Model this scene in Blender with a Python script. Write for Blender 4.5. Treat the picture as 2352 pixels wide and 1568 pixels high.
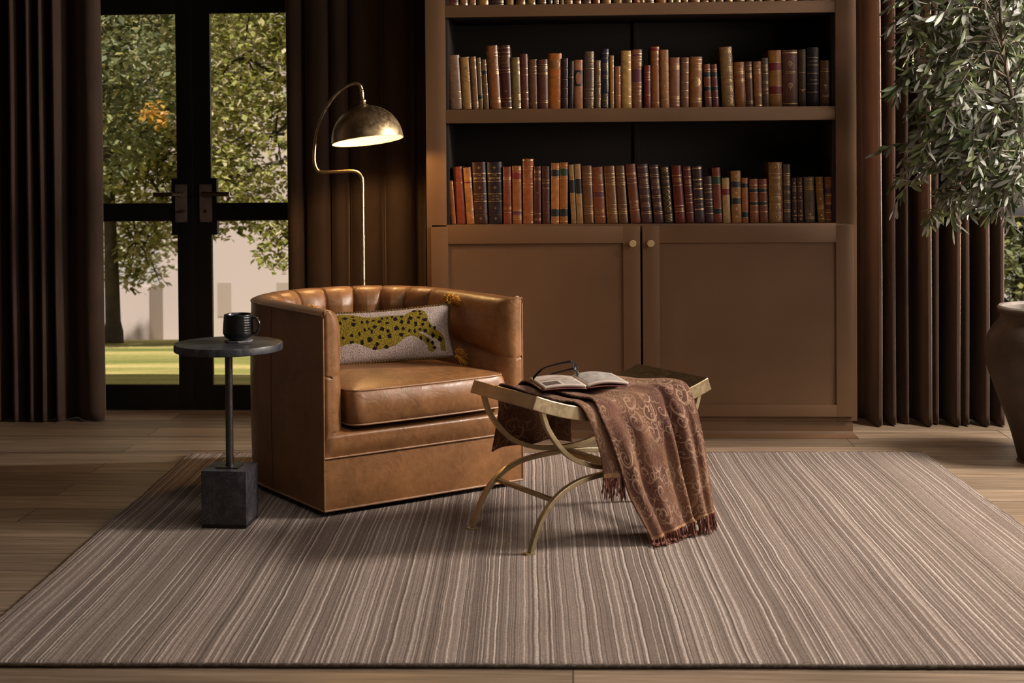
import bpy, bmesh, math, random
from mathutils import Vector, Matrix, noise as mnoise
PI = math.pi
random.seed(7)
C = bpy.context.scene.collection
for o in list(bpy.data.objects):
    bpy.data.objects.remove(o)
scene = bpy.context.scene

# ------------------------------------------------------------------ camera
F_PX, PCX, HOR = 3267.0, 1120.0, 365.0
PITCH = math.radians(0.9)
PCY = HOR + F_PX * math.tan(PITCH)
cd = bpy.data.cameras.new('camera')
cam = bpy.data.objects.new('camera', cd)
C.objects.link(cam)
cd.sensor_width = 36.0
cd.lens = 36.0 * F_PX / 2352.0
cd.shift_x = (1176.0 - PCX) / 2352.0
cd.shift_y = -(784.0 - PCY) / 2352.0
cd.clip_end = 300
cam.location = (0, 0, 1.23)
cam.rotation_euler = (Matrix.Rotation(math.radians(3.3), 4, 'Z') @ Matrix.Rotation(PI/2 - PITCH, 4, 'X') @ Matrix.Rotation(-0.0078, 4, 'Z')).to_euler()
cd.dof.use_dof = True
cd.dof.focus_distance = 5.6
cd.dof.aperture_fstop = 5.6
scene.camera = cam

# ------------------------------------------------------------------ world, sun, window and fill lights, exposure
scene.view_settings.view_transform = 'Standard'
scene.view_settings.look = 'None'
scene.view_settings.gamma = 1.0
scene.view_settings.use_curve_mapping = False
scene.view_settings.exposure = 0.0
try:
    scene.cycles.use_denoising = True
    scene.cycles.max_bounces = 8
    scene.cycles.transparent_max_bounces = 16
    scene.cycles.sample_clamp_indirect = 4.0
except Exception:
    pass
w = bpy.data.worlds.new('world')
scene.world = w
w.use_nodes = True
w.node_tree.nodes['Background'].inputs[0].default_value = (0.66, 0.55, 0.49, 1)
w.node_tree.nodes['Background'].inputs[1].default_value = 1.0

def light(name, kind, loc, power, color, target=None, size=None, size_y=None, rad=None, spread=None):
    l = bpy.data.lights.new(name, kind)
    l.energy = power
    l.color = color
    o = bpy.data.objects.new(name, l)
    C.objects.link(o)
    o.location = loc
    if target is not None:
        o.rotation_euler = (Vector(target) - Vector(loc)).to_track_quat('-Z', 'Y').to_euler()
    if size:
        l.shape = 'RECTANGLE' if size_y else 'SQUARE'
        l.size = size
        if size_y:
            l.size_y = size_y
    if rad is not None:
        l.shadow_soft_size = rad
    if spread is not None:
        l.spread = spread
    return o

sun = light('sun', 'SUN', (-3, -4, 9), 8.6, (1.0, 0.92, 0.84), target=(-4.2, 4, 0))
sun.data.angle = math.radians(1.0)
KEY = light('window_light', 'AREA', (3.05, 5.0, 2.45), 215, (1.0, 0.89, 0.79), target=(0.0, 4.6, 0.15), size=0.75, size_y=0.75)
light('far_window_light', 'AREA', (3.25, 6.34, 1.65), 100, (1.0, 0.87, 0.78), target=(1.5, 6.52, 1.62), size=0.16, size_y=1.6, spread=math.radians(64))
light('side_fill_light', 'AREA', (3.15, 3.2, 1.75), 36, (1.0, 0.88, 0.77), target=(-0.2, 5.0, 0.4), size=1.1, size_y=1.1)  # fill added to catch brass and leather fronts, no window known there
light('overhead_fill', 'AREA', (0.3, 3.1, 2.88), 18, (1.0, 0.86, 0.75), target=(0.1, 3.9, 0.0), size=2.4, size_y=1.6, spread=math.radians(110))  # overhead fill added to soften the room, no such fixture known

# ------------------------------------------------------------------ helpers
def lin(r, g, b):
    f = lambda c: ((c/255)/12.92 if c/255 <= 0.04045 else (((c/255)+0.055)/1.055)**2.4)
    return (f(r), f(g), f(b), 1)

def link(o, parent=None):
    C.objects.link(o)
    if parent is not None:
        o.parent = parent
    return o

def mesh_obj(name, verts, faces, mat=None, parent=None, smooth=False, fmat=None, angle=None):
    me = bpy.data.meshes.new(name)
    me.from_pydata([tuple(v) for v in verts], [], faces)
    mats = mat if isinstance(mat, (list, tuple)) else ([mat] if mat else [])
    for m in mats:
        me.materials.append(m)
    if fmat is not None:
        me.polygons.foreach_set('material_index', fmat)
    if smooth:
        me.polygons.foreach_set('use_smooth', [True]*len(me.polygons))
        if angle is not None:
            me.set_sharp_from_angle(angle=math.radians(angle))
    me.update()
    return link(bpy.data.objects.new(name, me), parent)

def bm_obj(name, bm, mat=None, parent=None, smooth=False, angle=40):
    me = bpy.data.meshes.new(name)
    bmesh.ops.recalc_face_normals(bm, faces=bm.faces)
    bm.to_mesh(me)
    bm.free()
    for m in (mat if isinstance(mat, (list, tuple)) else [mat]):
        me.materials.append(m)
    if smooth:
        me.polygons.foreach_set('use_smooth', [True]*len(me.polygons))
        me.set_sharp_from_angle(angle=math.radians(angle))
    return link(bpy.data.objects.new(name, me), parent)

def empty(name, loc=(0, 0, 0), rz=0.0):
    o = bpy.data.objects.new(name, None)
    o.empty_display_size = 0.1
    C.objects.link(o)
    o.location = loc
    o.rotation_euler = (0, 0, rz)
    return o

def tag(o, label=None, cat=None, group=None, kind=None):
    if label: o['label'] = label
    if cat: o['category'] = cat
    if group: o['group'] = group
    if kind: o['kind'] = kind
    return o

def add_box(bm, x0, x1, y0, y1, z0, z1, bev=0.0, seg=2, mi=0):
    r = bmesh.ops.create_cube(bm, size=1.0)
    vs = r['verts']
    for v in vs:
        v.co = Vector(((x0+x1)/2 + v.co.x*(x1-x0), (y0+y1)/2 + v.co.y*(y1-y0), (z0+z1)/2 + v.co.z*(z1-z0)))
    fs = list({f for v in vs for f in v.link_faces})
    for f in fs: f.material_index = mi
    if bev > 0:
        es = list({e for v in vs for e in v.link_edges})
        bmesh.ops.bevel(bm, geom=es, offset=bev, segments=seg, profile=0.7, affect='EDGES')
    return bm

def box(name, x0, x1, y0, y1, z0, z1, mat, parent=None, bev=0.0, seg=2):
    bm = bmesh.new()
    add_box(bm, x0, x1, y0, y1, z0, z1, bev, seg)
    return bm_obj(name, bm, mat, parent, smooth=bev > 0)

def lathe_data(prof, n=48, cx=0, cy=0):
    V, F = [], []
    for (r, z) in prof:
        for i in range(n):
            a = 2*PI*i/n
            V.append((cx + r*math.cos(a), cy + r*math.sin(a), z))
    for j in range(len(prof)-1):
        for i in range(n):
            i2 = (i+1) % n
            F.append((j*n+i, j*n+i2, (j+1)*n+i2, (j+1)*n+i))
    return V, F

def lathe(name, prof, mat, parent=None, n=48, cap=True, angle=35, fmat=None):
    V, F = lathe_data(prof, n)
    if cap:
        F.append(tuple(reversed(range(n))))
        F.append(tuple(range((len(prof)-1)*n, len(prof)*n)))
    return mesh_obj(name, V, F, mat, parent, smooth=True, angle=angle, fmat=fmat)

def catmull(pts, per=8, closed=False):
    P = [Vector(p) for p in pts]
    out = []
    n = len(P)
    rng = range(n) if closed else range(n-1)
    for i in rng:
        if closed:
            p0, p1, p2, p3 = P[(i-1) % n], P[i], P[(i+1) % n], P[(i+2) % n]
        else:
            p0, p1, p2, p3 = P[max(i-1, 0)], P[i], P[i+1], P[min(i+2, n-1)]
        for k in range(per):
            t = k/per
            out.append(0.5*((2*p1) + (p2-p0)*t + (2*p0-5*p1+4*p2-p3)*t*t + (3*p1-p0-3*p2+p3)*t**3))
    if not closed:
        out.append(P[-1].copy())
    return out

def tube_data(path, rad, n=10, closed=False, V=None, F=None, cap=True):
    """round tube along a 3D path with parallel-transported frames; rad a number or a list"""
    V = [] if V is None else V
    F = [] if F is None else F
    base = len(V)
    P = [Vector(p) for p in path]
    m = len(P)
    tans = []
    for i in range(m):
        if closed:
            t = P[(i+1) % m] - P[(i-1) % m]
        else:
            t = P[min(i+1, m-1)] - P[max(i-1, 0)]
        if t.length < 1e-9: t = Vector((0, 0, 1))
        tans.append(t.normalized())
    ref = Vector((0, 0, 1)) if abs(tans[0].z) < 0.9 else Vector((1, 0, 0))
    nrm = tans[0].cross(ref).normalized()
    for i in range(m):
        if i > 0:
            nrm = nrm - tans[i]*nrm.dot(tans[i])
            if nrm.length < 1e-6:
                nrm = tans[i].orthogonal()
            nrm.normalize()
        b = tans[i].cross(nrm)
        r = rad[i] if isinstance(rad, (list, tuple)) else rad
        for k in range(n):
            a = 2*PI*k/n
            V.append(P[i] + (nrm*math.cos(a) + b*math.sin(a))*r)
    for i in range(m if closed else m-1):
        i2 = (i+1) % m
        for k in range(n):
            k2 = (k+1) % n
            F.append((base+i*n+k, base+i*n+k2, base+i2*n+k2, base+i2*n+k))
    if cap and not closed:
        F.append(tuple(base+k for k in reversed(range(n))))
        F.append(tuple(base+(m-1)*n+k for k in range(n)))
    return V, F

def tube(name, path, rad, mat, parent=None, n=10, closed=False):
    V, F = tube_data(path, rad, n, closed)
    return mesh_obj(name, V, F, mat, parent, smooth=True, angle=60)

def grid_obj(name, fn, nu, nv, mat, parent=None, closed_u=False, uv=False, fmat=None, smooth=True, angle=None):
    V, F = [], []
    for j in range(nv+1):
        for i in range(nu if closed_u else nu+1):
            V.append(fn(i/nu, j/nv))
    row = nu if closed_u else nu+1
    for j in range(nv):
        for i in range(nu):
            i2 = (i+1) % row if closed_u else i+1
            F.append((j*row+i, j*row+i2, (j+1)*row+i2, (j+1)*row+i))
    o = mesh_obj(name, V, F, mat, parent, smooth=smooth, fmat=fmat, angle=angle)
    if uv:
        ul = o.data.uv_layers.new(name='UVMap')
        for p in o.data.polygons:
            for li, vi in zip(p.loop_indices, p.vertices):
                j, i = divmod(vi, row)
                ul.data[li].uv = uv(i/nu, j/nv) if callable(uv) else (i/nu, j/nv)
    return o

def bar_sweep(name, pts, w_in, b0, b1, mat, parent=None):
    """rectangular bar: path in the local x-z plane, w_in thick in that plane, from y=b0 to y=b1"""
    V, F = [], []
    m = len(pts)
    for i in range(m):
        x, z = pts[i]
        x0, z0 = pts[max(i-1, 0)]
        x1, z1 = pts[min(i+1, m-1)]
        tx, tz = x1-x0, z1-z0
        L = math.hypot(tx, tz)
        nx, nz = -tz/L*w_in/2, tx/L*w_in/2
        V += [(x+nx, b0, z+nz), (x+nx, b1, z+nz), (x-nx, b1, z-nz), (x-nx, b0, z-nz)]
    for i in range(m-1):
        for k in range(4):
            k2 = (k+1) % 4
            F.append((i*4+k, i*4+k2, i*4+4+k2, i*4+4+k))
    F.append((3, 2, 1, 0))
    F.append(tuple((m-1)*4+k for k in range(4)))
    o = mesh_obj(name, V, F, mat, parent, smooth=True, angle=40)
    md = o.modifiers.new('edge', 'BEVEL')
    md.width = 0.0015
    md.segments = 2
    md.limit_method = 'ANGLE'
    md.angle_limit = math.radians(50)
    return o

# ------------------------------------------------------------------ materials
class NT:
    def __init__(self, name, rough=0.5, metal=0.0, base=(0.5, 0.5, 0.5, 1), spec=0.5):
        self.m = bpy.data.materials.new(name)
        self.m.use_nodes = True
        self.t = self.m.node_tree
        self.b = self.t.nodes['Principled BSDF']
        self.b.inputs['Roughness'].default_value = rough
        self.b.inputs['Metallic'].default_value = metal
        self.b.inputs['Base Color'].default_value = base
        self.b.inputs['Specular IOR Level'].default_value = spec
    def n(self, typ, **kw):
        nd = self.t.nodes.new(typ)
        for k, v in kw.items():
            if k in ('operation', 'data_type', 'blend_type', 'noise_dimensions', 'voronoi_dimensions', 'feature', 'wave_type', 'bands_direction', 'offset_frequency', 'offset', 'squash', 'interpolation_type'):
                setattr(nd, k, v)
            else:
                nd.inputs[k.replace('_', ' ')].default_value = v
        return nd
    def l(self, a, ao, b, bi):
        self.t.links.new(a.outputs[ao], b.inputs[bi])
    def coord(self, out='Object', scale=(1, 1, 1), rot=(0, 0, 0)):
        tc = self.n('ShaderNodeTexCoord')
        mp = self.n('ShaderNodeMapping')
        mp.inputs['Scale'].default_value = scale
        mp.inputs['Rotation'].default_value = rot
        self.l(tc, out, mp, 'Vector')
        return mp
    def noise(self, vec, scale, detail=3, rough=0.5, dist=0.0):
        nd = self.n('ShaderNodeTexNoise')
        nd.inputs['Scale'].default_value = scale
        nd.inputs['Detail'].default_value = detail
        nd.inputs['Roughness'].default_value = rough
        nd.inputs['Distortion'].default_value = dist
        if vec: self.t.links.new(vec.outputs[0], nd.inputs['Vector'])
        return nd
    def ramp(self, src, out, stops, interp='LINEAR'):
        r = self.n('ShaderNodeValToRGB')
        cr = r.color_ramp
        cr.interpolation = interp
        while len(cr.elements) < len(stops): cr.elements.new(0.5)
        for e, (p, c) in zip(cr.elements, stops):
            e.position = p
            e.color = c if len(c) == 4 else (*c, 1)
        self.l(src, out, r, 'Fac')
        return r
    def mix(self, fac, a, b, mode='MIX'):
        """fac, a, b: (node, output) or a value"""
        mx = self.n('ShaderNodeMix', data_type='RGBA', blend_type=mode)
        for idx, s in ((0, fac), (6, a), (7, b)):
            if isinstance(s, tuple) and len(s) == 2:
                self.t.links.new(s[0].outputs[s[1]], mx.inputs[idx])
            else:
                mx.inputs[idx].default_value = s
        return mx
    def math(self, op, a, b=None, c=None):
        nd = self.n('ShaderNodeMath', operation=op)
        for i, s in enumerate((a, b, c)):
            if s is None: continue
            if isinstance(s, tuple): self.t.links.new(s[0].outputs[s[1]], nd.inputs[i])
            else: nd.inputs[i].default_value = s
        return nd
    def bump(self, src, out, strength, dist=0.01, prev=None):
        bp = self.n('ShaderNodeBump')
        bp.inputs['Strength'].default_value = strength
        bp.inputs['Distance'].default_value = dist
        self.l(src, out, bp, 'Height')
        if prev is not None: self.l(prev, 'Normal', bp, 'Normal')
        self.l(bp, 'Normal', self.b, 'Normal')
        return bp
    def base(self, nd, out):
        self.l(nd, out, self.b, 'Base Color')
    def mottle(self, col, amount=0.25, scale=12, bump=0.0, bscale=60, bdist=0.002):
        co = self.coord()
        n1 = self.noise(co, scale, 4, 0.6)
        lo = tuple(c*(1-amount) for c in col[:3]) + (1,)
        hi = tuple(min(1, c*(1+amount)) for c in col[:3]) + (1,)
        r = self.ramp(n1, 'Fac', [(0.3, lo), (0.7, hi)])
        self.base(r, 'Color')
        if bump:
            n2 = self.noise(co, bscale, 4, 0.6)
            self.bump(n2, 'Fac', bump, bdist)
        return self.m

def m_flat(name, col, rough=0.5, metal=0.0, **kw):
    return NT(name, rough, metal, col, **kw).m

def m_leather(name, col, rough=0.36):
    t = NT(name, rough, 0, col, 0.55)
    co = t.coord()
    n1 = t.noise(co, 5, 5, 0.65, 0.6)
    n2 = t.noise(co, 42, 4, 0.6)
    r = t.ramp(n1, 'Fac', [(0.28, tuple(c*0.66 for c in col[:3])), (0.5, col[:3]), (0.74, tuple(min(1, c*1.35) for c in col[:3]))])
    r2 = t.ramp(n2, 'Fac', [(0.3, (0.84, 0.84, 0.84)), (0.7, (1.1, 1.1, 1.1))])
    mx = t.mix(1.0, (r, 'Color'), (r2, 'Color'), 'MULTIPLY')
    t.l(mx, 2, t.b, 'Base Color')
    v = t.n('ShaderNodeTexVoronoi', feature='DISTANCE_TO_EDGE')
    v.inputs['Scale'].default_value = 420
    t.l(co, 0, v, 'Vector')
    b1 = t.bump(v, 'Distance', 0.12, 0.001)
    n3 = t.noise(co, 16, 5, 0.6, 1.2)
    t.bump(n3, 'Fac', 0.30, 0.008, b1)
    rr = t.ramp(n2, 'Fac', [(0.3, (rough-0.06,)*3), (0.7, (rough+0.12,)*3)])
    t.l(rr, 'Color', t.b, 'Roughness')
    return t.m

def m_brass(name, col, rough=0.3, streak=60):
    t = NT(name, rough, 1.0, col)
    co = t.coord('Object', (1, 1, 1))
    n1 = t.noise(co, 9, 5, 0.6)
    r = t.ramp(n1, 'Fac', [(0.3, tuple(c*0.72 for c in col[:3])), (0.7, tuple(min(1, c*1.1) for c in col[:3]))])
    t.base(r, 'Color')
    n2 = t.noise(co, streak, 3, 0.6)
    rr = t.ramp(n2, 'Fac', [(0.3, (rough-0.07,)*3), (0.7, (rough+0.1,)*3)])
    t.l(rr, 'Color', t.b, 'Roughness')
    return t.m

def m_velvet(name, col):
    t = NT(name, 0.85, 0, col, 0.2)
    co = t.coord('Object', (1, 1, 0.35))
    n1 = t.noise(co, 7, 5, 0.65)
    r = t.ramp(n1, 'Fac', [(0.3, tuple(c*0.78 for c in col[:3])), (0.7, tuple(c*1.25 for c in col[:3]))])
    t.base(r, 'Color')
    t.b.inputs['Sheen Weight'].default_value = 0.35
    t.b.inputs['Sheen Roughness'].default_value = 0.35
    t.b.inputs['Sheen Tint'].default_value = (0.75, 0.5, 0.38, 1)
    n2 = t.noise(t.coord(), 260, 3, 0.6)
    b = t.bump(n2, 'Fac', 0.25, 0.002)
    n3 = t.noise(t.coord('Object', (1, 1, 0.4)), 11, 3, 0.5)
    t.bump(n3, 'Fac', 0.4, 0.012, b)
    return t.m

def m_floor():
    t = NT('oak_planks', 0.42, 0, (0.3, 0.2, 0.13, 1), 0.4)
    co = t.coord('Object')
    br = t.n('ShaderNodeTexBrick', offset=0.37, offset_frequency=2, squash=1.0)
    br.inputs['Scale'].default_value = 1.0
    br.inputs['Brick Width'].default_value = 1.9
    br.inputs['Row Height'].default_value = 0.19
    br.inputs['Mortar Size'].default_value = 0.0024
    br.inputs['Mortar Smooth'].default_value = 0.2
    br.inputs['Bias'].default_value = 0.0
    br.inputs['Color1'].default_value = (0.0, 0.0, 0.0, 1)
    br.inputs['Color2'].default_value = (1.0, 1.0, 1.0, 1)
    br.inputs['Mortar'].default_value = (0.5, 0.5, 0.5, 1)
    t.l(co, 0, br, 'Vector')
    # grain: shift by plank tone so planks differ
    sh = t.n('ShaderNodeVectorMath', operation='MULTIPLY')
    t.l(br, 'Color', sh, 0)
    sh.inputs[1].default_value = (7.3, 3.1, 0)
    ad = t.n('ShaderNodeVectorMath', operation='ADD')
    t.l(co, 0, ad, 0)
    t.l(sh, 0, ad, 1)
    mp = t.n('ShaderNodeMapping')
    mp.inputs['Scale'].default_value = (0.9, 17, 1)
    t.l(ad, 0, mp, 'Vector')
    g1 = t.noise(mp, 1.6, 6, 0.62, 0.5)
    mp2 = t.n('ShaderNodeMapping')
    mp2.inputs['Scale'].default_value = (2.2, 90, 1)
    t.l(ad, 0, mp2, 'Vector')
    g2 = t.noise(mp2, 2.0, 4, 0.6)
    r1 = t.ramp(g1, 'Fac', [(0.24, (0.12, 0.084, 0.056)), (0.42, (0.245, 0.182, 0.126)), (0.60, (0.32, 0.245, 0.178)), (0.76, (0.43, 0.34, 0.255))])
    r2 = t.ramp(g2, 'Fac', [(0.32, (0.58, 0.56, 0.54)), (0.66, (1.18, 1.17, 1.16))])
    mx = t.mix(1.0, (r1, 'Color'), (r2, 'Color'), 'MULTIPLY')
    tone = t.ramp(br, 'Color', [(0.0, (0.66, 0.64, 0.62)), (1.0, (1.18, 1.16, 1.12))])
    mx2 = t.mix(1.0, (mx, 2), (tone, 'Color'), 'MULTIPLY')
    # knots
    kp = t.n('ShaderNodeMapping')
    kp.inputs['Scale'].default_value = (1.0, 4.2, 1)
    t.l(ad, 0, kp, 'Vector')
    kv = t.n('ShaderNodeTexVoronoi')
    kv.inputs['Scale'].default_value = 0.85
    t.l(kp, 0, kv, 'Vector')
    kr = t.ramp(kv, 'Distance', [(0.0, (0.22, 0.16, 0.12)), (0.03, (0.5, 0.42, 0.36)), (0.09, (1, 1, 1))])
    mx3 = t.mix(1.0, (mx2, 2), (kr, 'Color'), 'MULTIPLY')
    mort = t.mix((br, 'Fac'), (mx3, 2), (0.06, 0.04, 0.025, 1))
    t.l(mort, 2, t.b, 'Base Color')
    inv = t.math('SUBTRACT', 1.0, (br, 'Fac'))
    b1 = t.bump(inv, 0, 0.5, 0.002)
    t.bump(g2, 'Fac', 0.12, 0.003, b1)
    rr = t.ramp(g1, 'Fac', [(0.3, (0.5,)*3), (0.7, (0.38,)*3)])
    t.l(rr, 'Color', t.b, 'Roughness')
    return t.m

def m_rug():
    t = NT('striped_wool', 0.95, 0, (0.4, 0.3, 0.25, 1), 0.15)
    co = t.coord('Object')
    sep = t.n('ShaderNodeSeparateXYZ')
    t.l(co, 0, sep, 0)
    wmp = t.n('ShaderNodeMapping')
    wmp.inputs['Scale'].default_value = (1.3, 1.6, 1)
    t.l(co, 0, wmp, 'Vector')
    wn = t.noise(wmp, 1.0, 3, 0.5)
    w1 = t.math('MULTIPLY_ADD', (wn, 'Fac'), 0.017, (sep, 'X'))
    wmp2 = t.n('ShaderNodeMapping')
    wmp2.inputs['Scale'].default_value = (9, 12, 1)
    t.l(co, 0, wmp2, 'Vector')
    wn2 = t.noise(wmp2, 1.0, 2, 0.5)
    xx = t.math('MULTIPLY_ADD', (wn2, 'Fac'), 0.0045, (w1, 0))
    def strip(scale, off):
        cmb = t.n('ShaderNodeCombineXYZ')
        m = t.math('MULTIPLY_ADD', (xx, 0), scale, off)
        t.l(m, 0, cmb, 'X')
        return t.noise(cmb, 1.0, 1, 0.5)
    A = strip(104, 3.3)     # cream lines
    B = strip(9, 17.7)     # broad light and dark bands
    D = strip(190, 5.1)    # grooves
    Y = t.noise(t.coord('Object', (9, 3, 1)), 1.0, 2)
    base = t.ramp(B, 'Fac', [(0.3, (0.150, 0.108, 0.085)), (0.5, (0.215, 0.163, 0.132)), (0.7, (0.300, 0.234, 0.195))])
    gr = t.ramp(D, 'Fac', [(0.36, (0.5, 0.47, 0.45)), (0.46, (0.9, 0.9, 0.9)), (0.62, (1.12, 1.12, 1.12))])
    m1 = t.mix(1.0, (base, 'Color'), (gr, 'Color'), 'MULTIPLY')
    cm = t.ramp(A, 'Fac', [(0.535, (0, 0, 0)), (0.585, (1, 1, 1))])
    m2 = t.mix((cm, 'Color'), (m1, 2), (0.51, 0.43, 0.375, 1))
    sp = t.noise(t.coord(), 260, 3, 0.8)
    spr = t.ramp(sp, 'Fac', [(0.30, (0.25, 0.24, 0.23)), (0.5, (1, 1, 1)), (0.68, (1.75, 1.72, 1.68))])
    m3 = t.mix(0.85, (m2, 2), (spr, 'Color'), 'MULTIPLY')
    bl = t.ramp(Y, 'Fac', [(0.3, (0.93, 0.9, 0.9)), (0.7, (1.05, 1.05, 1.05))])
    m4 = t.mix(1.0, (m3, 2), (bl, 'Color'), 'MULTIPLY')
    t.l(m4, 2, t.b, 'Base Color')
    t.b.inputs['Sheen Weight'].default_value = 0.15
    b1 = t.bump(D, 'Fac', 0.9, 0.012)
    b2 = t.bump(cm, 'Color', 0.25, 0.004, b1)
    t.bump(sp, 'Fac', 0.7, 0.006, b2)
    return t.m

def m_throw():
    t = NT('paisley_wool', 0.95, 0, (0.2, 0.1, 0.06, 1), 0.1)
    tc = t.n('ShaderNodeTexCoord')
    mp = t.n('ShaderNodeMapping')
    t.l(tc, 'UV', mp, 'Vector')
    wn = t.noise(mp, 7, 3, 0.6)
    wv = t.n('ShaderNodeVectorMath', operation='MULTIPLY_ADD')
    t.l(wn, 'Color', wv, 0)
    wv.inputs[1].default_value = (0.035, 0.035, 0)
    t.l(mp, 0, wv, 2)
    def curls(scale, k, seed):
        sc = t.n('ShaderNodeVectorMath', operation='MULTIPLY_ADD')
        t.l(wv, 0, sc, 0)
        sc.inputs[1].default_value = (scale, scale, 0)
        sc.inputs[2].default_value = (seed, seed*1.7, 0)
        vo = t.n('ShaderNodeTexVoronoi', voronoi_dimensions='2D')
        vo.inputs['Scale'].default_value = 1.0
        t.l(sc, 0, vo, 'Vector')
        df = t.n('ShaderNodeVectorMath', operation='SUBTRACT')
        t.l(sc, 0, df, 0)
        t.l(vo, 'Position', df, 1)
        s = t.n('ShaderNodeSeparateXYZ')
        t.l(df, 0, s, 0)
        an = t.math('ARCTAN2', (s, 'Y'), (s, 'X'))
        rk = t.math('MULTIPLY_ADD', (vo, 'Distance'), k, (an, 0))
        sn = t.math('SINE', (rk, 0))
        hi = t.ramp(sn, 0, [(0.60, (0, 0, 0)), (0.86, (1, 1, 1))])
        rim = t.ramp(vo, 'Distance', [(0.44, (1, 1, 1)), (0.60, (0.12, 0.12, 0.12))])
        return t.mix(1.0, (hi, 'Color'), (rim, 'Color'), 'MULTIPLY')
    c1 = curls(12, 17, 0.3)
    c2 = curls(26, 15, 4.1)
    both = t.mix(1.0, (c1, 2), (c2, 2), 'LIGHTEN')
    fine = t.noise(mp, 230, 3, 0.8)
    fr = t.ramp(fine, 'Fac', [(0.42, (0, 0, 0)), (0.62, (1, 1, 1))])
    region = t.noise(mp, 4.2, 2, 0.5, 0.8)
    rg = t.ramp(region, 'Fac', [(0.40, (0, 0, 0)), (0.50, (0.42, 0.42, 0.42)), (0.62, (0.95, 0.95, 0.95))])
    ground = t.mix((rg, 'Color'), (0.072, 0.020, 0.020, 1), (0.205, 0.100, 0.055, 1))
    speck = t.math('MULTIPLY', (fr, 'Color'), 0.5)
    g2 = t.mix((speck, 0), (ground, 2), (0.30, 0.17, 0.11, 1))
    lmask = t.noise(mp, 8.5, 2, 0.5)
    lmr = t.ramp(lmask, 'Fac', [(0.40, (0.10, 0.10, 0.10)), (0.56, (0.85, 0.85, 0.85))])
    ln = t.math('MULTIPLY', (both, 2), (lmr, 'Color'))
    g3 = t.mix((ln, 0), (g2, 2), (0.46, 0.31, 0.21, 1))
    t.l(g3, 2, t.b, 'Base Color')
    t.b.inputs['Sheen Weight'].default_value = 0.3
    t.b.inputs['Sheen Tint'].default_value = (0.8, 0.55, 0.4, 1)
    b1 = t.bump(fine, 'Fac', 0.8, 0.005)
    t.bump(both, 2, 0.25, 0.003, b1)
    return t.m

def m_marble(name='black_marble'):
    t = NT(name, 0.38, 0, (0.02, 0.02, 0.025, 1), 0.5)
    co = t.coord()
    n1 = t.noise(co, 5, 8, 0.7, 1.6)
    r = t.ramp(n1, 'Fac', [(0.3, (0.018, 0.018, 0.021)), (0.55, (0.032, 0.032, 0.038)), (0.66, (0.085, 0.085, 0.098)), (0.72, (0.034, 0.034, 0.04))])
    n2 = t.noise(co, 13, 6, 0.7, 2.5)
    r2 = t.ramp(n2, 'Fac', [(0.485, (0, 0, 0)), (0.5, (0.10, 0.10, 0.115)), (0.515, (0, 0, 0))])
    mx = t.mix(0.7, (r, 'Color'), (r2, 'Color'), 'ADD')
    t.l(mx, 2, t.b, 'Base Color')
    n3 = t.noise(co, 120, 3)
    t.bump(n3, 'Fac', 0.08, 0.001)
    return t.m

def m_book():
    """book leather: hue from the book's own colour, with worn and mottled patches"""
    t = NT('book_leather', 0.36, 0, (0.3, 0.2, 0.1, 1), 0.5)
    oi = t.n('ShaderNodeObjectInfo')
    tc = t.n('ShaderNodeTexCoord')
    ad = t.n('ShaderNodeVectorMath', operation='MULTIPLY_ADD')
    t.l(oi, 'Random', ad, 0)
    ad.inputs[1].default_value = (40, 40, 40)
    t.l(tc, 'Object', ad, 2)
    n1 = t.noise(ad, 55, 5, 0.7)
    r = t.ramp(n1, 'Fac', [(0.25, (0.5, 0.46, 0.42)), (0.5, (1, 1, 1)), (0.75, (1.55, 1.5, 1.4))])
    hs = t.n('ShaderNodeHueSaturation')
    hs.inputs['Saturation'].default_value = 1.02
    hs.inputs['Value'].default_value = 0.66
    t.l(oi, 'Color', hs, 'Color')
    mx = t.mix(0.9, (hs, 'Color'), (r, 'Color'), 'MULTIPLY')
    n2 = t.noise(ad, 260, 3, 0.7)
    r2 = t.ramp(n2, 'Fac', [(0.6, (0, 0, 0)), (0.72, (0.5, 0.5, 0.5))])
    mx2 = t.mix((r2, 'Color'), (mx, 2), (0.42, 0.30, 0.19, 1))
    t.l(mx2, 2, t.b, 'Base Color')
    t.bump(n1, 'Fac', 0.3, 0.001)
    return t.m

def m_leaf(name, stops, trans=0.35, rough=0.5):
    t = NT(name, rough, 0, stops[0][1] + (1,) if len(stops[0][1]) == 3 else stops[0][1], 0.4)
    g = t.n('ShaderNodeNewGeometry')
    r = t.ramp(g, 'Random Per Island', stops)
    t.base(r, 'Color')
    tr = t.n('ShaderNodeBsdfTranslucent')
    t.l(r, 'Color', tr, 'Color')
    mx = t.n('ShaderNodeMixShader')
    mx.inputs[0].default_value = trans
    out = t.t.nodes['Material Output']
    t.t.links.new(t.b.outputs[0], mx.inputs[1])
    t.t.links.new(tr.outputs[0], mx.inputs[2])
    t.t.links.new(mx.outputs[0], out.inputs[0])
    return t.m

def m_glass():
    t = NT('pane_glass', 0.02, 0, (1, 1, 1, 1))
    tr = t.n('ShaderNodeBsdfTransparent')
    tr.inputs[0].default_value = (0.93, 0.95, 0.93, 1)
    gl = t.n('ShaderNodeBsdfGlossy')
    gl.inputs['Roughness'].default_value = 0.02
    fr = t.n('ShaderNodeFresnel')
    fr.inputs['IOR'].default_value = 1.3
    mx = t.n('ShaderNodeMixShader')
    t.t.links.new(fr.outputs[0], mx.inputs[0])
    t.t.links.new(tr.outputs[0], mx.inputs[1])
    t.t.links.new(gl.outputs[0], mx.inputs[2])
    t.t.links.new(mx.outputs[0], t.t.nodes['Material Output'].inputs[0])
    return t.m

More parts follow.
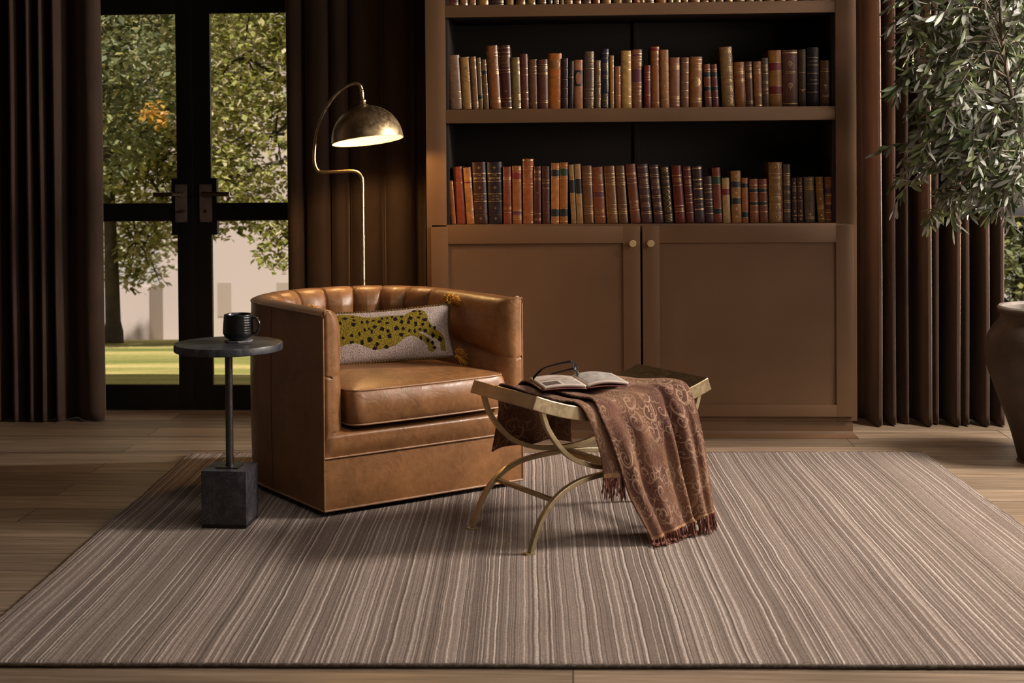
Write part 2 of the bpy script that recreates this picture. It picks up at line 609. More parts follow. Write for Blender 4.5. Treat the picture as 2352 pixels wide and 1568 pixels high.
M = {}
M['floor'] = m_floor()
M['rug'] = m_rug()
M['rug_edge'] = NT('rug_edge', 0.95).mottle((0.10, 0.075, 0.058, 1), 0.45, 160, 0.8, 220, 0.004)
M['wall'] = NT('dark_wall', 0.7).mottle((0.045, 0.03, 0.022, 1), 0.1, 3)
M['ceil'] = NT('ceiling_paint', 0.9).mottle((0.10, 0.07, 0.05, 1), 0.05, 3)
M['cab'] = NT('brown_paint', 0.46, 0, spec=0.4).mottle((0.134, 0.072, 0.035, 1), 0.07, 4, 0.08, 90, 0.001)
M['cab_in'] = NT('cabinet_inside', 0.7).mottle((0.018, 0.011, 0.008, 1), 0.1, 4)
M['knob'] = m_brass('brushed_brass', (0.66, 0.50, 0.27, 1), 0.42)
M['knob'].node_tree.nodes['Principled BSDF'].inputs['Metallic'].default_value = 0.45
M['black'] = NT('black_frame_paint', 0.5, 0, spec=0.3).mottle((0.008, 0.007, 0.007, 1), 0.2, 5)
M['plate'] = NT('bronze_plate', 0.5, 0.3).mottle((0.20, 0.155, 0.14, 1), 0.15, 20)
M['bronze'] = m_brass('dark_bronze', (0.17, 0.12, 0.09, 1), 0.35)
M['chrome'] = m_brass('pale_nickel', (0.75, 0.66, 0.56, 1), 0.25)
M['glass'] = m_glass()
M['curtain'] = m_velvet('brown_velvet', (0.060, 0.038, 0.027, 1))
M['leather'] = m_leather('cognac_leather', (0.240, 0.108, 0.039, 1))
M['welt'] = m_leather('leather_piping', (0.31, 0.165, 0.08, 1), 0.34)  # same hide, colour lifted to stand in for the piping highlight
M['steel'] = m_flat('swivel_base_black', (0.02, 0.02, 0.02, 1), 0.4, 0.5)
M['brass'] = m_brass('antique_brass', (0.62, 0.52, 0.33, 1), 0.40)
M['seat_top'] = m_brass('brass_dark_reflection', (0.20, 0.145, 0.075, 1), 0.42)  # same brass, darkened so the colour carries the seat's dark reflection
M['lamp'] = m_brass('aged_brass', (0.50, 0.38, 0.22, 1), 0.32)
M['lamp_in'] = m_flat('shade_inside', (0.45, 0.35, 0.20, 1), 0.6)
M['marble'] = m_marble()
M['pole'] = m_brass('blackened_steel', (0.13, 0.12, 0.12, 1), 0.38)
M['mug'] = NT('black_glaze', 0.22, 0, spec=0.6).mottle((0.012, 0.012, 0.014, 1), 0.3, 30, 0.05, 40, 0.001)
M['mug_in'] = m_flat('mug_inside', (0.09, 0.085, 0.08, 1), 0.4)
M['coaster'] = NT('coaster_stone', 0.4).mottle((0.16, 0.155, 0.16, 1), 0.4, 30)
M['throw'] = m_throw()
M['fringe'] = NT('fringe_wool', 0.95).mottle((0.14, 0.05, 0.032, 1), 0.6, 70)
M['hem'] = NT('tan_hem', 0.95).mottle((0.33, 0.18, 0.09, 1), 0.25, 60, 0.5, 200, 0.003)
M['paper'] = NT('paper', 0.7).mottle((0.50, 0.42, 0.36, 1), 0.08, 30)
M['print'] = NT('printed_picture', 0.7).mottle((0.10, 0.07, 0.06, 1), 0.6, 60)
M['print2'] = NT('printed_page', 0.7).mottle((0.34, 0.31, 0.28, 1), 0.35, 40)
M['red_cover'] = m_flat('red_cover', (0.16, 0.04, 0.03, 1), 0.5)
M['black_acetate'] = m_flat('black_acetate', (0.012, 0.011, 0.011, 1), 0.18)
M['book'] = m_book()
M['gold'] = m_brass('gilt', (0.80, 0.56, 0.28, 1), 0.36, 200)
M['lab_k'] = m_flat('label_black', (0.012, 0.014, 0.016, 1), 0.4)
M['lab_r'] = m_flat('label_red', (0.15, 0.012, 0.016, 1), 0.4)
M['lab_g'] = m_flat('label_green', (0.018, 0.045, 0.025, 1), 0.4)
M['lab_p'] = m_flat('label_purple', (0.10, 0.025, 0.035, 1), 0.4)
M['pages'] = NT('page_edges', 0.8).mottle((0.30, 0.21, 0.13, 1), 0.2, 90)
M['pot'] = NT('dark_earthenware', 0.55).mottle((0.034, 0.020, 0.011, 1), 0.4, 9, 0.35, 14, 0.012)
M['pot_rim'] = NT('worn_rim', 0.6).mottle((0.14, 0.115, 0.095, 1), 0.3, 20, 0.2, 40, 0.003)
M['soil'] = NT('soil', 0.95).mottle((0.03, 0.02, 0.013, 1), 0.4, 60, 0.8, 50, 0.01)
M['bark'] = NT('olive_bark', 0.9).mottle((0.13, 0.10, 0.07, 1), 0.4, 40, 0.6, 60, 0.005)
M['olive'] = m_leaf('olive_leaf', [(0.0, (0.035, 0.055, 0.020)), (0.3, (0.08, 0.105, 0.035)), (0.5, (0.13, 0.155, 0.055)), (0.68, (0.15, 0.16, 0.12)), (0.85, (0.24, 0.24, 0.21)), (1.0, (0.30, 0.31, 0.27))], 0.2, 0.45)
M['olive_back'] = m_leaf('olive_leaf_underside', [(0.0, (0.16, 0.165, 0.13)), (1.0, (0.32, 0.32, 0.28))], 0.2, 0.55)
# ------------------------------------------------------------------ room shell
def struct(o, label=None):
    o['kind'] = 'structure'
    if label: o['label'] = label
    return o

WX0, WX1, WY0, WY1, WZ = -3.35, 3.35, -1.6, 6.93, 2.95
struct(box('floor', WX0-0.1, WX1+0.1, WY0-0.1, WY1+0.12, -0.12, 0.0, M['floor']), 'light oak plank floor running across the room')
struct(box('ceiling', WX0-0.1, WX1+0.1, WY0-0.1, WY1+0.12, WZ, WZ+0.15, M['ceil']), 'dark ceiling above the room')
struct(box('wall_left', WX0-0.12, WX0, WY0-0.1, WY1+0.12, 0, WZ, M['wall']), 'dark side wall beyond the long curtain')
struct(box('wall_front', WX0, WX1, WY0-0.12, WY0, 0, WZ, M['wall']), 'dark wall behind the viewer')
bm = bmesh.new()
for (x0, x1, z0, z1) in ((WX0, -2.66, 0, WZ), (-1.05, 1.85, 0, WZ), (3.25, WX1, 0, WZ), (-2.66, -1.05, 2.13, WZ), (1.85, 3.25, 2.13, WZ)):
    add_box(bm, x0, x1, WY1, WY1+0.12, z0, z1)
struct(bm_obj('wall_back', bm, M['wall']), 'dark wall holding the black glazed doors')
bm = bmesh.new()
for (y0, y1, z0, z1) in ((WY0, 2.5, 0, WZ), (5.8, 5.95, 0, WZ), (6.6, WY1, 0, WZ), (5.95, 6.6, 0, 0.8), (5.95, 6.6, 2.6, WZ), (3.9, 4.2, 0, WZ), (4.2, 5.8, 0, 1.6), (4.2, 5.8, 2.8, WZ), (2.5, 3.9, 0, 0.9), (2.5, 3.9, 2.6, WZ)):  # opening nearest the viewer added to go with the side fill
    add_box(bm, WX1, WX1+0.12, y0, y1, z0, z1)
struct(bm_obj('wall_right', bm, M['wall']), 'dark side wall with the window that lights the room')

# ------------------------------------------------------------------ glazed doors
def glazed_door(name, x0, x1, hinge_left, label, hardware=None):
    """black steel leaf; the lock side is opposite the hinge"""
    y0, y1 = 6.91, 6.955
    root = empty(name, ((x0+x1)/2, y0, 0))
    struct(root, label)
    ox, oy = -(x0+x1)/2, -y0
    lk = 0.073 if hinge_left else 0.086
    bm = bmesh.new()
    sl, sr = (0.085, lk) if hinge_left else (lk, 0.085)
    add_box(bm, x0+ox, x0+sl+ox, 0, y1-y0, 0.004, 2.12, 0.003)
    add_box(bm, x1-sr+ox, x1+ox, 0, y1-y0, 0.004, 2.12, 0.003)
    for (z0, z1) in ((0.004, 0.123), (0.940, 1.021), (1.958, 2.12)):
        add_box(bm, x0+sl+ox-0.001, x1-sr+ox+0.001, 0.0015, y1-y0-0.0015, z0, z1, 0.002)
    if hardware:
        if hinge_left:
            add_box(bm, x1-sr-0.030+ox, x1-sr+ox+0.001, -0.004, 0.04, 0.868, 1.147, 0.002)
        else:
            add_box(bm, x0+sl+ox-0.001, x0+sl+0.032+ox, -0.004, 0.04, 0.868, 1.147, 0.002)
    struct(bm_obj('door_frame', bm, M['black'], root, smooth=True))
    for nm, (z0, z1) in (('lower_pane', (0.123, 0.940)), ('upper_pane', (1.021, 1.958))):
        struct(box('glass_pane', x0+sl+ox, x1-sr+ox, 0.020, 0.026, z0, z1, M['glass'], root))
        # slim glazing bead
        bb = bmesh.new()
        xa, xb = x0+sl+ox, x1-sr+ox
        for (a, b, c, d) in ((xa, xb, z0, z0+0.004), (xa, xb, z1-0.004, z1), (xa, xa+0.004, z0, z1), (xb-0.004, xb, z0, z1)):
            add_box(bb, a, b, 0.004, 0.012, c, d)
        struct(bm_obj('glazing_bead', bb, M['bronze'], root))
    if hardware:
        px0, px1 = ((x1-0.084, x1-0.024) if hinge_left else (x0+0.034, x0+0.096))
        pl = box('escutcheon_plate', px0+ox, px1+ox, -0.009, -0.003, 0.930, 1.116, M['plate'], root, bev=0.002)
        pl['label'] = 'bronze lock plate with four screws'
        for sx in (px0+0.007, px1-0.007):
            for sz in (0.937, 1.109):
                V, F = lathe_data([(0.003, 0), (0.003, 0.001)], 10)
                V = [(v[0]+sx+ox, -0.0095-v[2], v[1]+sz) for v in V]
                F.append(tuple(range(10, 20)))
                mesh_obj('screw', V, F, M['bronze'], pl)
        # lever: rosette, neck and round grip
        s = -1 if hinge_left else 1
        cx = (px0+px1)/2 + (0.006 if hinge_left else -0.003)
        V, F = [], []
        for (r, ya, yb) in ((0.013, -0.009, -0.016), (0.009, -0.016, -0.05)):
            tube_data([(cx+ox, ya, 1.069), (cx+ox, yb, 1.069)], r, 16, V=V, F=F)
        tube_data([(cx+ox-s*0.008, -0.05, 1.069), (cx+ox+s*0.035, -0.05, 1.069)], 0.0095, 16, V=V, F=F)
        hd = mesh_obj('lever_neck', V, F, M['chrome'] if hinge_left else M['bronze'], root, smooth=True, angle=40)
        V, F = [], []
        tube_data([(cx+ox+s*0.034, -0.05, 1.069), (cx+ox+s*0.128, -0.05, 1.0685)], 0.0108, 18, V=V, F=F)
        hd = mesh_obj('lever_handle', V, F, M['bronze'], root, smooth=True, angle=40)
        V, F = [], []
        tube_data([(cx+ox+s*0.128, -0.05, 1.0685), (cx+ox+s*0.132, -0.05, 1.0685)], 0.0112, 18, V=V, F=F)
        mesh_obj('handle_cap', V, F, M['chrome'], hd, smooth=True, angle=40)
        V, F = [], []
        if hinge_left:
            tube_data([(cx+ox+0.006, -0.010, 0.984), (cx+ox+0.006, -0.022, 0.984)], 0.007, 14, V=V, F=F)
            tube_data([(cx+ox+0.012, -0.024, 0.984), (cx+ox, -0.026, 0.984), (cx+ox-0.014, -0.026, 0.984), (cx+ox-0.022, -0.025, 0.984)], [0.004, 0.007, 0.006, 0.002], 12, V=V, F=F)
            mesh_obj('thumb_turn', V, F, M['bronze'], root, smooth=True, angle=50)
        else:
            tube_data([(cx+ox, -0.009, 0.984), (cx+ox, -0.012, 0.984)], 0.009, 18, V=V, F=F)
            mesh_obj('lock_cylinder', V, F, M['bronze'], root, smooth=True, angle=50)
    return root

glazed_door('door_1', -2.615, -1.8565, True, 'black glazed door leaf with thumb turn, beside the long side curtain', True)
glazed_door('door_2', -1.8525, -1.095, False, 'black glazed door leaf with keyhole, behind the round side table', True)
glazed_door('door_3', 1.90, 2.68, True, 'black glazed door behind the olive tree and curtain')
bm = bmesh.new()
for (x0, x1) in ((-2.66, -2.617), (-1.093, -1.05), (1.85, 1.898), (3.2, 3.25)):
    add_box(bm, x0, x1, 6.905, 7.02, 0, 2.13)
add_box(bm, -2.66, -1.05, 6.905, 7.02, 2.122, 2.18)
add_box(bm, 1.85, 3.25, 6.905, 7.02, 2.122, 2.18)
add_box(bm, 2.683, 3.2, 6.92, 6.97, 0, 2.122)
struct(bm_obj('trim_1', bm, M['black']), 'black frames around the glazed doors')

# ------------------------------------------------------------------ bookcase with cupboard
YC = 6.269           # face frame plane
YB = 6.66            # back panel
bc = empty('bookcase', (0.306, YC, 0))
tag(bc, 'tall brown painted bookcase with open shelves over two cupboard doors', 'bookcase')
def bcbox(name, x0, x1, y0, y1, z0, z1, mat=M['cab'], bev=0.0015, parent=bc):
    return box(name, x0-0.306, x1-0.306, y0-YC, y1-YC, z0, z1, mat, parent, bev)
for nm, (x0, x1) in (('side_panel', (-0.633, -0.612)), ('side_panel', (1.225, 1.246))):
    bcbox(nm, x0, x1, YC+0.021, 6.90, 0.075, 2.8)
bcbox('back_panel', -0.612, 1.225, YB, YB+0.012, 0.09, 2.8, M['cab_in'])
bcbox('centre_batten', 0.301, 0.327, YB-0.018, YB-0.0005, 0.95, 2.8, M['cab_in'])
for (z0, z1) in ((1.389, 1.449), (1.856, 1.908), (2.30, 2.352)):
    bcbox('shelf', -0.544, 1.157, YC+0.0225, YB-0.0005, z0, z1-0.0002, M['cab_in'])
    bcbox('shelf_edge', -0.544, 1.157, YC+0.002, YC+0.022, z0, z1)
bcbox('cabinet_deck', -0.611, 1.224, YC+0.0, YB-0.0005, 0.905, 0.940)
for nm, (x0, x1) in (('face_stile', (-0.633, -0.5445)), ('face_stile', (1.1575, 1.246))):
    bcbox(nm, x0, x1, YC, YC+0.0205, 0.075, 2.8)
bcbox('bottom_rail', -0.5443, 1.1573, YC, YC+0.0205, 0.075, 0.12)
bcbox('head_rail', -0.5443, 1.1573, YC, YC+0.0205, 2.7, 2.8)
for (x0, x1) in ((-0.5442, -0.532), (1.145, 1.1572)):   # inner upright liners beside the shelves
    for (z0, z1) in ((0.9405, 1.3885), (1.4495, 1.8555), (1.9085, 2.2995)):
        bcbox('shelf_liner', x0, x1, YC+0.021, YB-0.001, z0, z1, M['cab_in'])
# plinth with a flared foot moulding
bcbox('plinth', -0.615, 1.228, YC+0.006, YC+0.34, 0.012, 0.0745, M['cab'])
bm = bmesh.new()
prof = [(0.0, 0.0), (-0.028, 0.0), (-0.027, 0.006), (-0.014, 0.011), (-0.003, 0.024), (0.0, 0.03)]
xa, xb = -0.615-0.306, 1.228-0.306
rows = []
for (d, z) in prof:
    rows.append([bm.verts.new((xa+d*0.7, 0.36, z)), bm.verts.new((xa+d*0.7, 0.0055+d, z)), bm.verts.new((xb-d*0.7, 0.0055+d, z)), bm.verts.new((xb-d*0.7, 0.36, z))])
for a, b in zip(rows, rows[1:]):
    for k in range(3):
        bm.faces.new((a[k], a[k+1], b[k+1], b[k]))
bm_obj('foot_moulding', bm, M['cab'], bc, smooth=True, angle=30)

def cup_door(x0, x1, knob_x, label):
    z0, z1 = 0.097, 0.932
    yf = YC-0.021
    root = bpy.data.objects.new('cabinet_door', None)
    sw = 0.075
    bm = bmesh.new()
    X = lambda v: v-0.306
    Yy = lambda v: v-YC
    add_box(bm, X(x0), X(x0+sw), Yy(yf), Yy(YC-0.001), z0, z1, 0.0016)
    add_box(bm, X(x1-sw), X(x1), Yy(yf), Yy(YC-0.001), z0, z1, 0.0016)
    add_box(bm, X(x0+sw-0.0004), X(x1-sw+0.0004), Yy(yf), Yy(YC-0.001), z1-sw, z1, 0.0016)
    add_box(bm, X(x0+sw-0.0004), X(x1-sw+0.0004), Yy(yf), Yy(YC-0.001), z0, z0+0.052, 0.0016)
    add_box(bm, X(x0+sw-0.002), X(x1-sw+0.002), Yy(yf+0.012), Yy(YC-0.002), z0+0.05, z1-sw+0.002)
    d = bm_obj('cabinet_door', bm, M['cab'], bc, smooth=True)
    V, F = [], []
    prof = [(0.0065, 0.0), (0.006, 0.012), (0.0145, 0.014), (0.0150, 0.016), (0.0150, 0.024), (0.0142, 0.0255), (0.0, 0.0258)]
    V, F = lathe_data(prof, 28)
    V = [(X(knob_x)+v[0], Yy(yf)-v[2], 0.856+v[1]) for v in V]
    k = mesh_obj('door_knob', V, F, M['knob'], d, smooth=True, angle=40)
    k['label'] = 'round brushed brass knob'
    return d
cup_door(-0.612, 0.307, 0.273, '')
cup_door(0.316, 1.228, 0.351, '')

# ------------------------------------------------------------------ books
ORD = ['first', 'second', 'third', 'fourth', 'fifth', 'sixth', 'seventh', 'eighth', 'ninth', 'tenth', 'eleventh', 'twelfth', 'thirteenth', 'fourteenth', 'fifteenth',
       'sixteenth', 'seventeenth', 'eighteenth', 'nineteenth', 'twentieth'] + ['twenty-'+q for q in ('first', 'second', 'third', 'fourth', 'fifth', 'sixth', 'seventh', 'eighth', 'ninth')] + \
      ['thirtieth'] + ['thirty-'+q for q in ('first', 'second', 'third', 'fourth', 'fifth', 'sixth', 'seventh', 'eighth', 'ninth')] + ['fortieth'] + ['forty-'+q for q in ('first', 'second', 'third')]
BY = YC + 0.030      # spine plane of the rows
GK = {'G': 1, 'K': 2, 'R': 3, 'N': 4, 'P': 5}

def spine_y(x, w, bulge):
    return -bulge*math.sqrt(max(0.0, 1-(2*x/w)**2*0.92))

def book(x, z, w, h, tilt, col, spec, label, group, dy=0.0, rnd=random, scale_col=1.0):
    """x: middle of the foot of the spine, z: shelf height; local x across the spine, y into the shelf"""
    depth = 0.62*h + 0.04
    depth = min(depth, 0.26)
    bulge = min(0.012, w*0.22)
    tb = 0.0028
    lv = {0.0: 0, h: 0}
    feats = []
    # spec tokens: "G.12" gilt line, "g.12" faint pair, "B.3" raised band, "K.2-.3" label block, "T.2-.3" rows of small marks, "o.7" sprig, "m.8" medallion, "e.5" ring, "x.2-.8" lattice, "s.5" star
    segs = []
    for tok in spec.split():
        k, rest = tok[0], tok[1:]
        if '-' in rest:
            a, b = rest.split('-')
            a, b = float(a), float(b)
        else:
            a = b = float(rest)
        if k == 'G':
            segs.append((a*h-0.0009, a*h+0.0009, 1))
        elif k == 'W':
            segs.append((a*h-0.0022, a*h+0.0022, 1))
        elif k == 'H':
            for q in (-0.0042, 0.0, 0.0042):
                segs.append((a*h+q-0.0006, a*h+q+0.0006, 1))
        elif k == 'B':
            segs.append((a*h-0.0035, a*h+0.0035, -1))
            segs.append((a*h-0.0052, a*h-0.0042, 1))
        elif k in 'KRNP':
            segs.append((a*h, b*h, GK[k]))
            segs.append((a*h-0.0010, a*h, 1))
            segs.append((b*h, b*h+0.0010, 1))
        else:
            feats.append((k, a*h, b*h))
    cuts = sorted({0.0, 0.002, h-0.002, h} | {max(0.0, min(h, q)) for s in segs for q in s[:2]})
    cuts = [c for i, c in enumerate(cuts) if i == 0 or c-cuts[i-1] > 1e-5]
    zs = []
    for a, b in zip(cuts, cuts[1:]):
        zs.append(a)
        if b-a > 0.03:
            zs += [a+(b-a)*0.5]
    zs.append(h)
    NS = 10
    V, F, MI = [], [], []
    def kind_at(zm):
        mi, raised = 0, False
        for (a, b, k) in segs:
            if a <= zm <= b:
                if k == -1: raised = True
                else: mi = k
        return mi, raised
    tops = []
    jit = [rnd.uniform(-0.0012, 0.0012) for _ in range(NS+1)]
    for zi, zz in enumerate(zs):
        rz = False
        for (a, b, k) in segs:
            if k == -1 and a-1e-6 <= zz <= b+1e-6 and abs((a+b)/2-zz) < 0.0037: rz = True
        row = []
        for i in range(NS+1):
            xx = -w/2 + w*i/NS
            yy = spine_y(xx, w, bulge) - (0.0016 if rz and 0 < i < NS else 0)
            zj = zz
            if zi == len(zs)-1: zj += jit[i]
            if zi == 0: yy += 0.0008
            row.append(len(V))
            V.append((xx, yy+bulge, zj))
        # boards running back
        tops.append(row)
    for r0, r1, za, zb in zip(tops, tops[1:], zs, zs[1:]):
        mi, _ = kind_at((za+zb)/2)
        for i in range(NS):
            F.append((r0[i], r0[i+1], r1[i+1], r1[i]))
            MI.append(mi)
    y1 = depth
    def brd(xa, xb):
        b = len(V)
        for yy in (bulge*0.75, y1):
            V.extend([(xa, yy, 0.0), (xb, yy, 0.0), (xb, yy, h), (xa, yy, h)])
        for q in ((0, 1, 2, 3), (5, 4, 7, 6), (0, 4, 5, 1), (3, 2, 6, 7), (0, 3, 7, 4), (1, 5, 6, 2)):
            F.append(tuple(b+i for i in q))
            MI.append(0)
    brd(-w/2, -w/2+tb)
    brd(w/2-tb, w/2)
    # inner face of the spine so the cover has thickness
    b = len(V)
    V.extend([(-w/2+tb, bulge*0.8, 0.0015), (w/2-tb, bulge*0.8, 0.0015), (w/2-tb, bulge*0.8, h-0.0015), (-w/2+tb, bulge*0.8, h-0.0015)])
    F.append((b, b+1, b+2, b+3)); MI.append(0)
    for r, q in ((tops[-1], (b+3, b+2)), (tops[0], (b, b+1))):
        F.append(tuple(r) + (q[1], q[0])); MI.append(0)
    # gilt marks laid on the curved spine
    GV, GF = [], []
    def quad(xc, zc, a, b2, rot=0.0):
        base = len(GV)
        for (dx, dz) in ((-a, -b2), (a, -b2), (a, b2), (-a, b2)):
            X = xc + dx*math.cos(rot) - dz*math.sin(rot)
            Z = zc + dx*math.sin(rot) + dz*math.cos(rot)
            GV.append((X, spine_y(X, w, bulge)+bulge-0.0005, Z))
        GF.append((base, base+1, base+2, base+3))
    def ring(xc, zc, rx, rz_, th, n=18):
        for q in range(n):
            a0 = 2*PI*q/n; a1 = 2*PI*(q+1)/n
            base = len(GV)
            for (aa, s) in ((a0, 1), (a1, 1), (a1, 1-th/rx), (a0, 1-th/rx)):
                X = xc+rx*s*math.cos(aa); Z = zc+rz_*s*math.sin(aa)
                GV.append((X, spine_y(X, w, bulge)+bulge-0.0005, Z))
            GF.append((base, base+1, base+2, base+3))
    texts = []
    for (k, a, b2) in feats:
        if k == 'T':
            zz = a+0.002
            while zz < b2:
                xx = -w*0.34
                while xx < w*0.34:
                    L = rnd.uniform(0.0006, 0.0016)
                    quad(xx+L, zz, L*0.8, 0.0013)
                    xx += 2*L + rnd.uniform(0.0006, 0.0014)
                zz += 0.0062
        elif k == 'o':
            r = min(w*0.22, 0.009)
            for q in range(5):
                an = PI/2 + (q-2)*0.62
                quad(math.cos(an)*r*0.55, a+math.sin(an)*r*0.5-r*0.2, 0.0007, r*0.5, an-PI/2)
            quad(0, a-r*0.75, 0.0008, r*0.5)
            quad(0, a-r*0.2, r*0.42, 0.0008)
        elif k == 's':
            r = min(w*0.17, 0.0085)
            for an in (0, PI/2, PI/4, -PI/4):
                quad(0, a, r*(1.0 if an in (0, PI/2) else 0.55), 0.0009, an)
            quad(0, a-r*0.5, 0.0022, 0.0018)
        elif k == 'm':
            r = w*0.36
            for f in (1.0, 0.78, 0.52):
                ring(0, a, r*f, r*f*1.12, r*0.10)
            for q in range(12):
                an = q*PI/6
                quad(math.cos(an)*r*0.62, a+math.sin(an)*r*0.68, r*0.14, r*0.045, an)
            for q in range(5):
                quad(math.cos(q*1.257)*r*0.2, a+math.sin(q*1.257)*r*0.2, r*0.1, r*0.1, q)
        elif k == 'n':
            ring(0, a, 0.0085, 0.0105, 0.0016, 14)
            ring(0, a, 0.0045, 0.0055, 0.0014, 10)
            for q in range(8):
                an = q*PI/4
                quad(math.cos(an)*0.0098, a+math.sin(an)*0.012, 0.0014, 0.0010, an)
            quad(0, a-0.016, 0.0014, 0.0028)
        elif k == 'e':
            ring(0, a, w*0.36, min(w*0.5, 0.017), 0.0012)
            ring(0, a, w*0.24, min(w*0.32, 0.011), 0.0010)
            quad(0, a, 0.0016, 0.0030)
            quad(0, a, 0.0030, 0.0012)
            for sx in (-1, 1):
                for sz in (-1, 1):
                    quad(sx*w*0.34, a+sz*min(w*0.48, 0.017), 0.0018, 0.0007, sx*sz*0.8)
        elif k == 'x':
            n = max(2, int((b2-a)/(w*0.62)))
            st = (b2-a)/n
            for q in range(n):
                zc = a+st*(q+0.5)
                L = math.hypot(w*0.38, st/2)
                an = math.atan2(st/2, w*0.38)
                for sx, s2 in ((-1, 1), (1, -1), (-1, -1), (1, 1)):
                    for t_ in (0.25, 0.75):
                        X = sx*w*0.38*t_
                        Z = zc + s2*(st/2)*(1-t_)
                        quad(X, Z, L*0.26, 0.0006, -sx*s2*an)
                quad(0, zc, 0.0012, 0.0012, 0.78)
        elif k == 'f':   # narrow frame down both edges
            n = int((b2-a)/0.008)
            for q in range(n):
                for sx in (-1, 1):
                    quad(sx*w*0.40, a+(q+0.5)*(b2-a)/n, 0.0007, 0.0026)
            
        elif k == 'v':   # plain oval left in a dark label
            texts.append(('v', a, b2))
    b0 = len(V)
    V.extend(GV)
    F.extend(tuple(b0+i for i in f) for f in GF)
    MI.extend([1]*len(GF))
    o = mesh_obj('book', V, F, [M['book'], M['gold'], M['lab_k'], M['lab_r'], M['lab_g'], M['lab_p']], None, smooth=True, fmat=MI, angle=50)
    o.color = (min(1, col[0]*scale_col), min(1, col[1]*scale_col), min(1, col[2]*scale_col), 1)
    # pages
    pg = bmesh.new()
    add_box(pg, -w/2+tb*1.05, w/2-tb*1.05, bulge*0.85, y1-0.004, 0.004, h-0.005)
    bm_obj('page_block', pg, M['pages'], o)
    o.rotation_euler = (0, tilt, 0)
    o.location = (x, BY+dy, z)
    tag(o, label, 'book', group)
    return o

def spine_text(o, w, bulge, s, z, size, mat=M['gold'], name='title_lettering', squash=1.0):
    cu = bpy.data.curves.new('lettering', 'FONT')
    cu.body = s
    cu.size = size
    cu.align_x = 'CENTER'
    cu.align_y = 'CENTER'
    cu.offset = size*0.018
    tmp = bpy.data.objects.new('lettering', cu)
    C.objects.link(tmp)
    dg = bpy.context.evaluated_depsgraph_get()
    dg.update()
    me = bpy.data.meshes.new_from_object(tmp.evaluated_get(dg))
    bpy.data.objects.remove(tmp)
    bm = bmesh.new()
    bm.from_mesh(me)
    bpy.data.meshes.remove(me)
    for v in bm.verts:
        xx, zz = v.co.x*squash, v.co.y
        v.co = Vector((xx, spine_y(max(-w*0.49, min(w*0.49, xx)), w, bulge)+bulge-0.0009, zz+z))
    t = bm_obj(name, bm, mat, o)
    return t

def c(r, g, b):
    return lin(r, g, b)[:3]

# upper full shelf: (left top, right top, left foot, right foot) and top row in the two close-up strips, converted to metres below
A1 = [
 (120,272,160,305,622,c(128,98,78),'T.78-.80 G.32 G.20','mauve-brown mottled book leaning on the frame'),
 (280,388,312,420,645,c(168,128,78),'K.0-.0 G.70 H.62 G.55 T.76-.80 G.10 G.06','tan-cream book with a brown title band'),
 (392,462,425,493,640,c(128,94,62),'H.93 H.80 o.45 H.12 G.06','slim brown book with a gilt scroll'),
 (468,516,495,545,650,c(116,90,58),'G.9 G.7 G.66 K.2-.28','thin olive-tan book with a low black label'),
 (522,580,550,612,670,c(116,84,50),'K.70-.78 G.90 G.5 G.3','short brown-tan book with a black label'),
 (578,710,625,745,515,c(138,84,48),'G.89 G.84 T.64-.80 G.62 H.57 G.17 H.12','tall tan book with gilt bands'),
 (712,855,748,872,512,c(70,30,24),'G.96 G.89 G.83 T.66-.80 G.62 G.58 o.28 G.17 G.12 W.02','tall maroon book with a gilt lyre'),
 (858,960,875,977,648,c(120,98,58),'H.9 T.78-.84 H.7 H.26 H.2 H.08 W.03','olive-gold banded book'),
 (960,1052,975,1062,610,c(98,48,30),'G.74 G.62 G.30 G.18','red-brown book with a chipped head'),
 (1058,1160,1070,1165,670,c(104,68,44),'G.86 T.80-.84 G.78 G.72 G.12','brown book with faint gilt title'),
 (1165,1280,1170,1282,672,c(88,50,36),'G.90 H.84 T.76-.82 H.72 G.16 G.13','dark brown book with close gilt lines'),
 (1283,1445,1285,1430,603,c(168,98,44),'m.80 T.55-.56 T.13-.16','broad orange-tan book with a round gilt medallion'),
 (1437,1515,1440,1505,658,c(58,36,36),'B.80 B.60 B.42 B.22','narrow plum book with raised bands'),
 (1515,1575,1508,1570,690,c(38,24,24),'G.66','thin black-brown book'),
 (1577,1677,1575,1680,677,c(164,110,76),'v.45-.80','pinkish-tan book with a black label around an oval'),
 (1685,1808,1685,1805,580,c(84,64,52),'e.92 G.83 T.75-.80 G.70 f.38-.66 G.34 T.22-.30 G.18 e.08','dark brown book with silvery tooled frames'),
 (1808,1882,1808,1880,680,c(102,74,42),'e.9 G.8 e.62 G.5 e.35 G.2 e.1','small olive-brown tooled book'),
 (1885,1972,1885,1970,555,c(34,34,44),'G.93 T.84-.87 e.7 f.28-.8 T.5-.56 e.18 e.08','tall blue-black tooled book'),
 (1978,2030,1980,2030,628,c(158,116,68),'G.9 H.8 G.72 G.3 G.1','slim light tan book'),
 (2035,2105,2038,2105,750,c(150,92,54),'o.9 G.78 G.6 G.3','short orange-tan book'),
 (2105,2227,2115,2225,575,c(178,140,80),'G.92 G.80 G.67 G.33 G.20 G.08','cream-gold book with thin bands'),
 (2228,2350,2232,2345,560,c(134,84,56),'G.93 P.44-.66 T.72-.78 G.83 G.36 T.22-.30 G.12 P.88-.92','tan book with maroon panels and gilt rules')]
